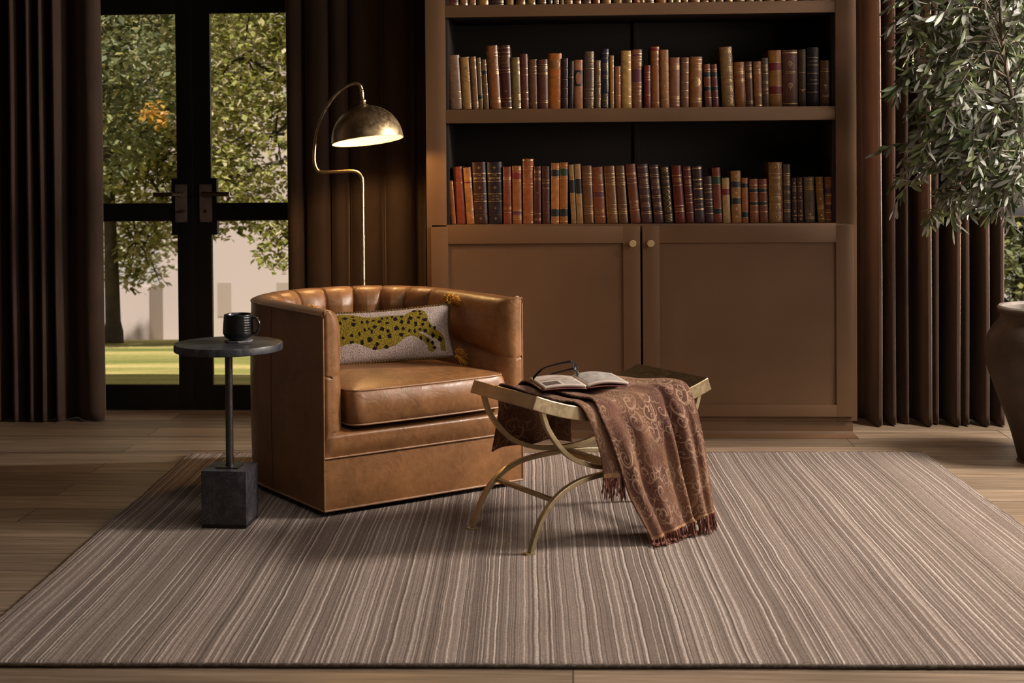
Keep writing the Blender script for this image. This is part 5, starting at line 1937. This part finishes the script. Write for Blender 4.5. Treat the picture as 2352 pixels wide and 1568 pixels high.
fringe(VM, nrm_, 150, 0.0, 1.0, 92, 0.060)
fringe(VT, nrt, 110, 0.0, 1.0, 22, 0.072)

# ------------------------------------------------------------------ open magazine and spectacles
BK = empty('open_magazine', (0, 0, 0))
tag(BK, 'open illustrated book lying on the throw at the near end of the stool', 'book')
def S2W(a, b, z):
    ca, sa_ = math.cos(SA), math.sin(SA)
    return Vector((0.066+a*ca+b*sa_, 4.704+a*sa_-b*ca, 0.0135+z))
zb = 0.478
cA, cB = S2W(-0.150, 0.100, zb), S2W(0.055, -0.150, zb+0.004)
# book frame: spine runs from near-left to far; origin in the middle
org = S2W(-0.035, -0.022, zb)
BK.location = org
BK.rotation_euler = (0, math.radians(1.0), math.radians(14))
def page_side(sgn, w_, h_, lift, curl):
    def fn(u, v):
        x = sgn*w_*u
        z = lift*math.sin(PI*min(1, u*0.95))**0.8*(1-u*0.3) + curl*u**3
        return (x, (v-0.5)*h_, z+0.004)
    return fn
PWD, PHT = 0.142, 0.205
for sgn, lf, cl, nm in ((-1, 0.006, -0.004, 'page_block'), (1, 0.016, 0.004, 'page_block')):
    g = grid_obj(nm, page_side(sgn, PWD, PHT, lf, cl), 24, 10, M['paper'], BK)
    md_ = g.modifiers.new('leaves', 'SOLIDIFY'); md_.thickness = 0.009; md_.offset = -1 if sgn > 0 else 1
    g2 = grid_obj('cover', page_side(sgn, PWD+0.006, PHT+0.01, lf*0.5, cl), 12, 6, M['red_cover'], BK)
    g2.location = (0, 0, -0.0095)
    md_ = g2.modifiers.new('board', 'SOLIDIFY'); md_.thickness = 0.002; md_.offset = -1 if sgn > 0 else 1
    fn = page_side(sgn, PWD, PHT, lf, cl)
    rects = ([(0.10, 0.46, 0.08, 0.40, 'print2'), (0.56, 0.92, 0.06, 0.36, 'print'), (0.1, 0.9, 0.52, 0.56, 'print2')] if sgn < 0 else [(0.08, 0.94, 0.06, 0.94, 'print2')])
    for (u0, u1, v0, v1, mt) in rects:
        pp = grid_obj('printed_picture', lambda a, b_, u0=u0, u1=u1, v0=v0, v1=v1: tuple(Vector(fn(u0+(u1-u0)*a, v0+(v1-v0)*b_))+Vector((0, 0, 0.0006))), 10, 3, M[mt], BK)

GL = empty('spectacles', (0, 0, 0))
tag(GL, 'black-framed spectacles standing on the open book', 'spectacles')
def rim(cx, w_, h_, r):
    pts_ = []
    for k in range(28):
        a = 2*PI*k/28
        ca_, sa_ = math.cos(a), math.sin(a)
        pts_.append(Vector((cx+w_*math.copysign(abs(ca_)**0.8, ca_), 0, h_*math.copysign(abs(sa_)**0.8, sa_)+0.0015*ca_)))
    return pts_
V, F = [], []
for s in (-1, 1):
    tube_data(rim(s*0.034, 0.025, 0.020, 0.002), 0.0023, 8, closed=True, V=V, F=F)
tube_data(catmull([(-0.010, 0, 0.006), (-0.004, -0.001, 0.010), (0.004, -0.001, 0.010), (0.010, 0, 0.006)], 5), 0.0024, 8, V=V, F=F)
for s in (-1, 1):
    tube_data([(s*0.056, 0, 0.013), (s*0.066, 0.001, 0.0145), (s*0.069, 0.006, 0.0145)], 0.0034, 8, V=V, F=F)
mesh_obj('spectacle_frame', V, F, M['black_acetate'], GL, smooth=True)
for s in (-1, 1):
    R_ = rim(s*0.034, 0.0238, 0.0188, 0)
    mesh_obj('lens', [tuple(p) for p in R_], [tuple(range(28))], M['glass'], GL)
for s in (-1, 1):
    V, F = [], []
    P = catmull([(s*0.0695, 0.004, 0.0145), (s*0.0700, 0.045, 0.0148), (s*0.0690, 0.085, 0.0130), (s*0.0670, 0.108, 0.006), (s*0.0640, 0.138, -0.014)], 7)
    for i, p in enumerate(P):
        t_ = i/(len(P)-1)
        hh_ = 0.0042 - 0.0018*math.sin(PI*t_) + (0.0016 if t_ > 0.7 else 0)
        for k in range(8):
            a = 2*PI*k/8
            V.append(p+Vector((0.0015*math.cos(a), 0, hh_*math.sin(a))))
    for i in range(len(P)-1):
        for k in range(8):
            F.append((i*8+k, i*8+(k+1) % 8, (i+1)*8+(k+1) % 8, (i+1)*8+k))
    F.append(tuple(range(7, -1, -1)))
    F.append(tuple((len(P)-1)*8+k for k in range(8)))
    mesh_obj('temple_arm', V, F, M['black_acetate'], GL, smooth=True)
# standing on its lenses, arms running back to the left
gl_front = Vector((0.020, 4.762, 0.0))
GL.location = S2W(-0.025, -0.055, zb+0.038)
GL.rotation_euler = Matrix.Rotation(math.radians(62), 4, 'Z').to_euler()
GL.rotation_euler = (Matrix.Rotation(math.radians(86), 4, 'Z') @ Matrix.Rotation(math.radians(-13), 4, 'X') @ Matrix.Rotation(math.radians(18), 4, 'Y')).to_euler()

# ------------------------------------------------------------------ clay jar with the olive tree
PXc, PYc = 1.925, 5.80
JR = empty('clay_jar', (PXc, PYc, 0))
tag(JR, 'large dark earthenware jar with a worn rim holding the olive tree', 'jar')
prf = [(0.0, 0.002), (0.128, 0.002), (0.132, 0.008), (0.142, 0.05), (0.158, 0.11), (0.185, 0.19), (0.215, 0.27), (0.240, 0.345), (0.255, 0.41), (0.2575, 0.455), (0.250, 0.50), (0.230, 0.54), (0.208, 0.565), (0.199, 0.580), (0.199, 0.592), (0.206, 0.602), (0.209, 0.612)]
V, F = lathe_data([(r*(1+0.0), z) for r, z in catmull([(r, z, 0) for r, z in prf], 4) and [(p.x, p.y) for p in catmull([(r, z, 0) for r, z in prf], 4)]], 72)
V = [Vector(v)*1.0 + Vector((v[0], v[1], 0))*0.02*mnoise.noise(Vector(v)*6) for v in V]
mesh_obj('jar_body', V, F, M['pot'], JR, smooth=True)
lathe('jar_rim', [(0.2085, 0.611), (0.2100, 0.619), (0.2040, 0.6255), (0.192, 0.6245), (0.184, 0.615), (0.182, 0.57), (0.183, 0.54)], M['pot_rim'], JR, 72, cap=False)
lathe('soil', [(0.0, 0.572), (0.10, 0.575), (0.1825, 0.568)], M['soil'], JR, 48, cap=False)
OT = empty('olive_tree', (PXc, PYc, 0.575))
tag(OT, 'olive tree with grey-green leaves growing from the clay jar', 'tree')
ro = random.Random(21)
KX, KZ = 1/562.0, 1/562.0
def tipw(px, py, y):  # silhouette point to metres in the plane of the tree
    return Vector((1.317+(px-2062)*KX - PXc, y-PYc, 1.488-(py-210)*KZ - 0.575))
trunk = [Vector((0.01, 0.0, -0.03)), Vector((0.02, 0.01, 0.15)), Vector((0.0, 0.03, 0.35)), Vector((-0.03, 0.02, 0.6)), Vector((-0.02, 0.0, 0.9)), Vector((0.02, 0.0, 1.25)), Vector((0.01, 0.02, 1.7))]
VB, FB = [], []
TR_ = catmull(trunk, 8)
tube_data(TR_, [0.017-0.010*k/len(TR_) for k in range(len(TR_))], 10, V=VB, F=FB)
TR2 = catmull([Vector((0.0, 0.02, 0.30)), Vector((0.10, -0.03, 0.55)), Vector((0.16, -0.05, 0.95)), Vector((0.12, 0.0, 1.5))], 8)
tube_data(TR2, [0.012-0.007*k/len(TR2) for k in range(len(TR2))], 8, V=VB, F=FB)
TR3 = catmull([Vector((-0.02, 0.02, 0.45)), Vector((-0.14, -0.06, 0.75)), Vector((-0.22, -0.08, 1.10)), Vector((-0.20, 0.0, 1.55))], 8)
tube_data(TR3, [0.011-0.006*k/len(TR3) for k in range(len(TR3))], 8, V=VB, F=FB)
spine = TR_[12:] + TR2[6:] + TR3[4:]
tips = [(2062,205),(2090,5),(2085,70),(2100,40),(2075,175),(2115,95),(2145,10),(2160,55),(2180,120),(2090,255),(2110,215),(2150,165),(2175,205),(2140,250),(2100,335),(2120,320),(2130,290),(2160,320),
        (2085,420),(2100,385),(2135,370),(2150,400),(2155,455),(2162,488),(2180,440),(2200,470),(2225,400),(2232,488),(2255,440),(2280,420),(2286,488),(2300,400),(2320,440),(2330,380),(2250,340),(2230,300),(2280,300),(2300,340),
        (2200,260),(2240,210),(2270,240),(2300,200),(2210,150),(2250,120),(2290,140),(2200,60),(2240,30),(2280,70),(2310,20),(2330,100),(2340,250),(2345,320),(2180,-10),(2230,-30),(2130,-60),(2280,-60),(2340,-40),
        (2380,60),(2400,200),(2420,330),(2440,420),(2380,450),(2460,120),(2480,260),(2500,20),(2520,340),(2390,-30),(2460,-60),(2540,160),(2350,150),(2360,400)]
for k in range(34):
    tips.append((ro.uniform(2140, 2600), ro.uniform(-420, -40)))
for k in range(52):
    tips.append((ro.uniform(2160, 2400), ro.uniform(0, 440)))
LV, LF, LM = [], [], []
def add_leaf(p, d, L, wd):
    d = d.normalized()
    side = d.cross(Vector((ro.uniform(-1, 1), ro.uniform(-1, 1), ro.uniform(-0.3, 1.2)))).normalized()
    upn = side.cross(d)
    bend = ro.uniform(-0.22, 0.10)
    b_ = len(LV)
    prof_ = [(0.0, 0.10), (0.25, 0.72), (0.55, 1.0), (0.82, 0.70), (1.0, 0.06)]
    for (t_, ww) in prof_:
        c0 = p + d*L*t_ + upn*L*bend*t_*t_
        LV.append(c0 + side*wd*0.5*ww + upn*wd*0.10*ww)
        LV.append(c0)
        LV.append(c0 - side*wd*0.5*ww + upn*wd*0.10*ww)
    mi = 1 if ro.random() < 0.16 else 0
    for k in range(4):
        for s in range(2):
            LF.append((b_+k*3+s, b_+k*3+s+1, b_+(k+1)*3+s+1, b_+(k+1)*3+s))
            LM.append(mi)
for (px, py) in tips:
    y = PYc + ro.uniform(-0.30, 0.30)*(0.55 if px < 2130 else 1.0)
    tp = tipw(px, py, y)
    # nearest reasonable root on the wood: a bit lower and inside
    cand = sorted(spine, key=lambda q: (q-tp).length + abs(q.z-(tp.z+0.02))*0.5)
    rt_ = cand[ro.randrange(0, 6)]
    mid_ = rt_.lerp(tp, 0.5) + Vector((0, 0, 0.05+0.04*ro.random()))
    br_ = catmull([rt_, mid_, tp + Vector((0, 0, 0.015)), tp], 7)
    Ls = [0]
    for a_, b_ in zip(br_, br_[1:]): Ls.append(Ls[-1]+(b_-a_).length)
    tube_data(br_, [0.0040-0.0028*k/len(br_) for k in range(len(br_))], 6, V=VB, F=FB)
    def leafy(P_, start, step):
        acc_ = 0.0
        tot = sum((b2-a2).length for a2, b2 in zip(P_, P_[1:]))
        run = 0.0
        nxt = tot*start
        for a2, b2 in zip(P_, P_[1:]):
            seg = (b2-a2).length
            while nxt <= run+seg:
                f = (nxt-run)/max(seg, 1e-6)
                c0 = a2.lerp(b2, f)
                dr = (b2-a2).normalized()
                for s in (-1, 1):
                    sd = dr.cross(Vector((ro.uniform(-0.6, 0.6), ro.uniform(-0.6, 0.6), 1))).normalized()*s
                    dd = dr*ro.uniform(0.45, 1.0) + sd*ro.uniform(0.35, 0.9) + Vector((0, 0, ro.uniform(-0.5, 0.35)))
                    add_leaf(c0, dd, ro.uniform(0.052, 0.084), ro.uniform(0.013, 0.020))
                nxt += step*ro.uniform(0.7, 1.3)
            run += seg
        add_leaf(P_[-1], (P_[-1]-P_[-3]) , ro.uniform(0.05, 0.07), 0.013)
    leafy(br_, 0.38, 0.030)
    for s in range(3):
        k0 = ro.randrange(len(br_)//3, len(br_)-4)
        p0 = br_[k0]
        dr = (br_[min(k0+3, len(br_)-1)]-p0).normalized()
        e1 = p0 + (dr*0.7 + Vector((ro.uniform(-0.6, 0.3), ro.uniform(-0.7, 0.7), ro.uniform(-0.7, 0.4)))).normalized()*ro.uniform(0.07, 0.14)
        tw = catmull([p0, p0.lerp(e1, 0.5)+Vector((0, 0, 0.012)), e1], 5)
        tube_data(tw, [0.0018-0.001*k/len(tw) for k in range(len(tw))], 5, V=VB, F=FB)
        leafy(tw, 0.25, 0.026)
mesh_obj('branches', VB, FB, M['bark'], OT, smooth=True)
mesh_obj('foliage', LV, LF, [M['olive'], M['olive_back']], OT, smooth=True, fmat=LM)

# ------------------------------------------------------------------ garden beyond the doors
def lawn_z(y):
    return -0.12 - max(0, y-8)*0.0905 if y < 16.2 else -0.862-(y-16.2)*0.125
tg = NT('lawn_grass', 0.95, 0, (0.2, 0.2, 0.05, 1), 0.1)
gco = tg.coord('Object', (1, 0.35, 1))
gn = tg.noise(tg.coord('Object', (0.12, 0.55, 1)), 2.2, 4, 0.6)
gr = tg.ramp(gn, 'Fac', [(0.32, (0.12, 0.145, 0.035)), (0.5, (0.26, 0.24, 0.075)), (0.68, (0.52, 0.40, 0.17))])  # darker green bands stand in for tree shade, yellow is dry grass
gf = tg.noise(tg.coord(), 30, 3, 0.7)
gfr = tg.ramp(gf, 'Fac', [(0.3, (0.75, 0.75, 0.75)), (0.7, (1.2, 1.2, 1.2))])
gm = tg.mix(1.0, (gr, 'Color'), (gfr, 'Color'), 'MULTIPLY')
tg.l(gm, 2, tg.b, 'Base Color')
def lawn_fn(u, v):
    x = -30+60*u
    y = 7.3+v*v*50
    return (x, y, lawn_z(y)+0.02*mnoise.noise(Vector((x*0.5, y*0.5, 0))))
g = grid_obj('lawn', lawn_fn, 60, 80, tg.m, None)
struct(g, 'lawn sloping away outside the glazed doors')
struct(box('terrace', -6, 6, 7.05, 7.9, -0.30, -0.05, NT('pale_terrace', 0.8).mottle((0.30, 0.24, 0.18, 1), 0.15, 4)), 'stone step outside the doors')

mw = NT('white_render', 0.9).mottle((0.34, 0.275, 0.262, 1), 0.03, 0.6)
BD = empty('garden_house', (-4.9, 27.0, 0))
tag(BD, 'pale rendered house far across the lawn', 'house')
gz = lawn_z(27)
bm = bmesh.new()
add_box(bm, -3.0, 5.6, 0, 6.0, gz-0.2, 3.6)
bm_obj('wall', bm, mw, BD)
bm = bmesh.new()
add_box(bm, -3.25, 5.9, -0.3, 6.3, 3.6, 3.85)
bm_obj('roof', bm, M['ceil'], BD)
bm = bmesh.new()
add_box(bm, -3.6, -2.95, -0.9, 0.05, gz-0.2, gz+1.1)
bm_obj('porch_wall', bm, mw, BD)
wg = m_flat('dusky_window', (0.25, 0.20, 0.17, 1), 0.4)
for xw in (-2.2, -1.75, -0.6, 0.9, 2.4):
    bm = bmesh.new()
    add_box(bm, xw-0.13, xw+0.13, -0.02, 0.03, gz+0.45, gz+1.1)
    bm_obj('window', bm, wg, BD)

rg_ = random.Random(33)
def garden_tree(name, label, x, y, trunk_r, trunk_h, blobs, nleaf, leaf, stops, trunk_lean=0.0, droop=None, mat=None, cat='tree', bark=None):
    """blobs: (dx, dy, z, rx, ry, rz) volumes in which leaves hang, tied by branches to the trunk"""
    g0 = lawn_z(y)
    root = empty(name, (x, y, g0))
    tag(root, label, cat, None)
    VB_, FB_ = [], []
    if trunk_r > 0:
        T_ = catmull([(0, 0, -0.05), (trunk_lean*0.3, 0, trunk_h*0.4), (trunk_lean*0.7, 0, trunk_h*0.8), (trunk_lean, 0, trunk_h*1.4)], 8)
        rr_ = [trunk_r*(1.25 if k < 3 else 1.0)*(1-0.5*k/len(T_)) for k in range(len(T_))]
        tube_data(T_, rr_, 12, V=VB_, F=FB_)
        topw = T_[-8]
    else:
        topw = Vector((0, 0, 0.4))
    lv, lf = [], []
    vols = [b_[3]*b_[4]*b_[5] for b_ in blobs]
    tot = sum(v_**0.66 for v_ in vols)
    for b_, vv in zip(blobs, vols):
        c0 = Vector((b_[0], b_[1], b_[2]-g0))
        m1 = topw.lerp(c0, 0.5) + Vector((rg_.uniform(-0.2, 0.2), 0, 0.25))
        B_ = catmull([topw, m1, c0], 7)
        r0 = max(0.02, trunk_r*0.35)
        tube_data(B_, [r0*(1-0.7*k/len(B_)) for k in range(len(B_))], 6, V=VB_, F=FB_)
        nsub = 7
        subs = []
        for s in range(nsub):
            e = c0 + Vector((rg_.uniform(-1, 1)*b_[3]*0.85, rg_.uniform(-1, 1)*b_[4]*0.8, rg_.uniform(-0.9, 0.8)*b_[5]))
            S_ = catmull([c0, c0.lerp(e, 0.5)+Vector((0, 0, 0.08)), e], 4)
            tube_data(S_, [0.014-0.010*k/len(S_) for k in range(len(S_))], 4, V=VB_, F=FB_)
        k_ = int(nleaf*(vv**0.66)/tot)
        for q in range(k_):
            while True:
                r = Vector((rg_.uniform(-1, 1), rg_.uniform(-1, 1), rg_.uniform(-1, 1)))
                if r.length < 1: break
            den = mnoise.noise(Vector((r.x*2.6+b_[0]*3, r.y*2, r.z*2.6+b_[2]*3)))
            if den < -0.12: continue
            c_ = c0 + Vector((r.x*b_[3], r.y*b_[4], r.z*b_[5]))
            L_ = leaf*rg_.uniform(0.6, 1.3)
            d_ = Vector((rg_.uniform(-1, 1), rg_.uniform(-1, 1), rg_.uniform(-0.9, 0.25))).normalized()
            s_ = d_.cross(Vector((rg_.uniform(-0.5, 0.5), rg_.uniform(-0.5, 0.5), 1))).normalized()
            n_ = s_.cross(d_)
            q0 = len(lv)
            lv.extend([c_, c_+d_*L_*0.45+s_*L_*0.34+n_*L_*0.04, c_+d_*L_, c_+d_*L_*0.45-s_*L_*0.34+n_*L_*0.04])
            lf.append((q0, q0+1, q0+2, q0+3))
    if VB_:
        mesh_obj('trunk_and_branches', VB_, FB_, bark or M['bark_dark'], root, smooth=True)
    fo = mesh_obj('foliage', lv, lf, mat, root)
    return root
M['bark_dark'] = NT('dark_bark', 0.9).mottle((0.055, 0.040, 0.026, 1), 0.4, 8, 0.5, 12, 0.02)
lm_dark = m_leaf('maple_leaf_painted_shade', [(0.0, (0.095, 0.115, 0.05)), (0.35, (0.18, 0.20, 0.10)), (0.6, (0.25, 0.27, 0.17)), (0.85, (0.28, 0.28, 0.10)), (1.0, (0.42, 0.37, 0.15))], 0.5, 0.5)  # shade mixed into the leaf colours, lifted again for haze
lm_lite = m_leaf('maple_leaf_painted_sun', [(0.0, (0.11, 0.12, 0.03)), (0.3, (0.26, 0.27, 0.06)), (0.6, (0.42, 0.40, 0.13)), (0.85, (0.58, 0.52, 0.27)), (1.0, (0.75, 0.66, 0.50))], 0.5, 0.45)  # lit version of the leaves, sunlight mixed into the colours
lm_gold = m_leaf('maple_leaf_gold', [(0.0, (0.30, 0.22, 0.03)), (0.5, (0.52, 0.30, 0.06)), (1.0, (0.60, 0.30, 0.10))], 0.4, 0.5)
lm_haze = m_leaf('far_leaf_painted_haze', [(0.0, (0.34, 0.34, 0.19)), (0.5, (0.48, 0.46, 0.28)), (1.0, (0.64, 0.58, 0.44))], 0.45, 0.6)  # far leaves paled so their colour carries the haze
# near tree, shade mixed into its leaf colour: fills the upper part of the first door
near_tree = garden_tree('maple_tree', 'dense green tree with shade-coloured leaves filling the upper pane of the thumb-turn door', -6.4, 13.4, 0.12, 1.6,
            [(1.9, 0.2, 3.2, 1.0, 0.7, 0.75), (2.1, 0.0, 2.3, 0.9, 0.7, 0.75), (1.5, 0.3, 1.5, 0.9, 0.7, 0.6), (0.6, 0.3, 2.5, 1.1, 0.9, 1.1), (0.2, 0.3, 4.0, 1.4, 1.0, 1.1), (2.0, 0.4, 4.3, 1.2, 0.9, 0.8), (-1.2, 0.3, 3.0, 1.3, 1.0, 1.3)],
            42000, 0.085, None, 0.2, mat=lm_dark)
bough = garden_tree('autumn_bough', 'small spray of golden autumn leaves inside the near tree', -3.70, 12.5, 0.0, 1.0, [(0.0, 0.0, 1.66, 0.15, 0.12, 0.14)], 170, 0.075, None, 0, mat=lm_gold, cat='branch')
for ch_ in list(bough.children):
    if ch_.name.startswith('foliage'):
        ch_.name = 'autumn_leaves'
        ch_['label'] = 'golden autumn leaves among the green'
        ch_.parent = near_tree
        ch_.location = bough.location - near_tree.location
    else:
        bpy.data.objects.remove(ch_)
bpy.data.objects.remove(bough)
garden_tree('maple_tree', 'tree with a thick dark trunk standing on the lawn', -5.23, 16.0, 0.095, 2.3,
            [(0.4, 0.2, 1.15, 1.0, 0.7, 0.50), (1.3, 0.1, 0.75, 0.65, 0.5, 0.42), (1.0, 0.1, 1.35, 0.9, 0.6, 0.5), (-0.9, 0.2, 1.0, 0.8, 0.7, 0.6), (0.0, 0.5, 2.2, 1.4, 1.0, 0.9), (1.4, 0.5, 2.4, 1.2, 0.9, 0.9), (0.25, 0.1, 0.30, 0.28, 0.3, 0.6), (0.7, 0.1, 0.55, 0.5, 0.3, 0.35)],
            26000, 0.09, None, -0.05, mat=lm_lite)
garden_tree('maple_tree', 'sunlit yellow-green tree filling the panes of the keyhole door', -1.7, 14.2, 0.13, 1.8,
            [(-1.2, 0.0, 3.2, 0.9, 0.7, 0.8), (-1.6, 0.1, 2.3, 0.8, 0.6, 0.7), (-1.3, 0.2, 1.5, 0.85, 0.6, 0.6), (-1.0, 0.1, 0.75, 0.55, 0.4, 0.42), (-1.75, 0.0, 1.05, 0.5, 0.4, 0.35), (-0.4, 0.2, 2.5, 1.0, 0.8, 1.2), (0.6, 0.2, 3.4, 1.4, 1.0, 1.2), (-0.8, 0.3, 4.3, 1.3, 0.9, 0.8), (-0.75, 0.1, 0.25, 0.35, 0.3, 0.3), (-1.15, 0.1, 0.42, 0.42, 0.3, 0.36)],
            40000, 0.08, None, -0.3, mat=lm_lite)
garden_tree('maple_tree', 'pale tree with haze in its leaf colour beside the far house', -7.6, 20.0, 0.10, 2.2,
            [(1.2, 0, 0.1, 1.0, 0.8, 0.75), (0.4, 0, 1.3, 1.3, 0.9, 1.0), (1.8, 0.0, 0.9, 0.9, 0.8, 0.8), (-1.0, 0, 1.5, 1.4, 1.0, 1.4), (0.5, 0, 3.2, 2.2, 1.2, 1.4), (2.2, 0, 3.0, 1.4, 1.0, 1.4)],
            20000, 0.12, None, 0.1, mat=lm_haze)
garden_tree('maple_tree', 'olive-green tree outside the door behind the jar', 4.6, 14.5, 0.11, 1.7,
            [(-0.2, 0, 0.4, 1.3, 0.8, 0.9), (-0.5, 0, 1.6, 1.2, 0.8, 0.9), (0.7, 0.2, 1.0, 1.2, 0.9, 1.1), (0.0, 0.2, 2.9, 1.7, 1.0, 1.1), (-0.1, 0.3, -0.3, 1.2, 0.7, 0.6), (1.8, 0.2, 2.2, 1.2, 0.9, 1.4)],
            26000, 0.09, None, 0.0, mat=lm_dark)
garden_tree('hedge', 'dark clipped hedge along the edge of the lawn', 5.5, 18.0, 0.0, 0.5,
            [(-2.5, 0, 0.1, 1.6, 0.9, 1.3), (0, 0, 0.1, 1.7, 0.9, 1.4), (2.2, 0, 0.2, 1.7, 0.9, 1.5)], 9000, 0.15, None, mat=lm_dark, cat='hedge')
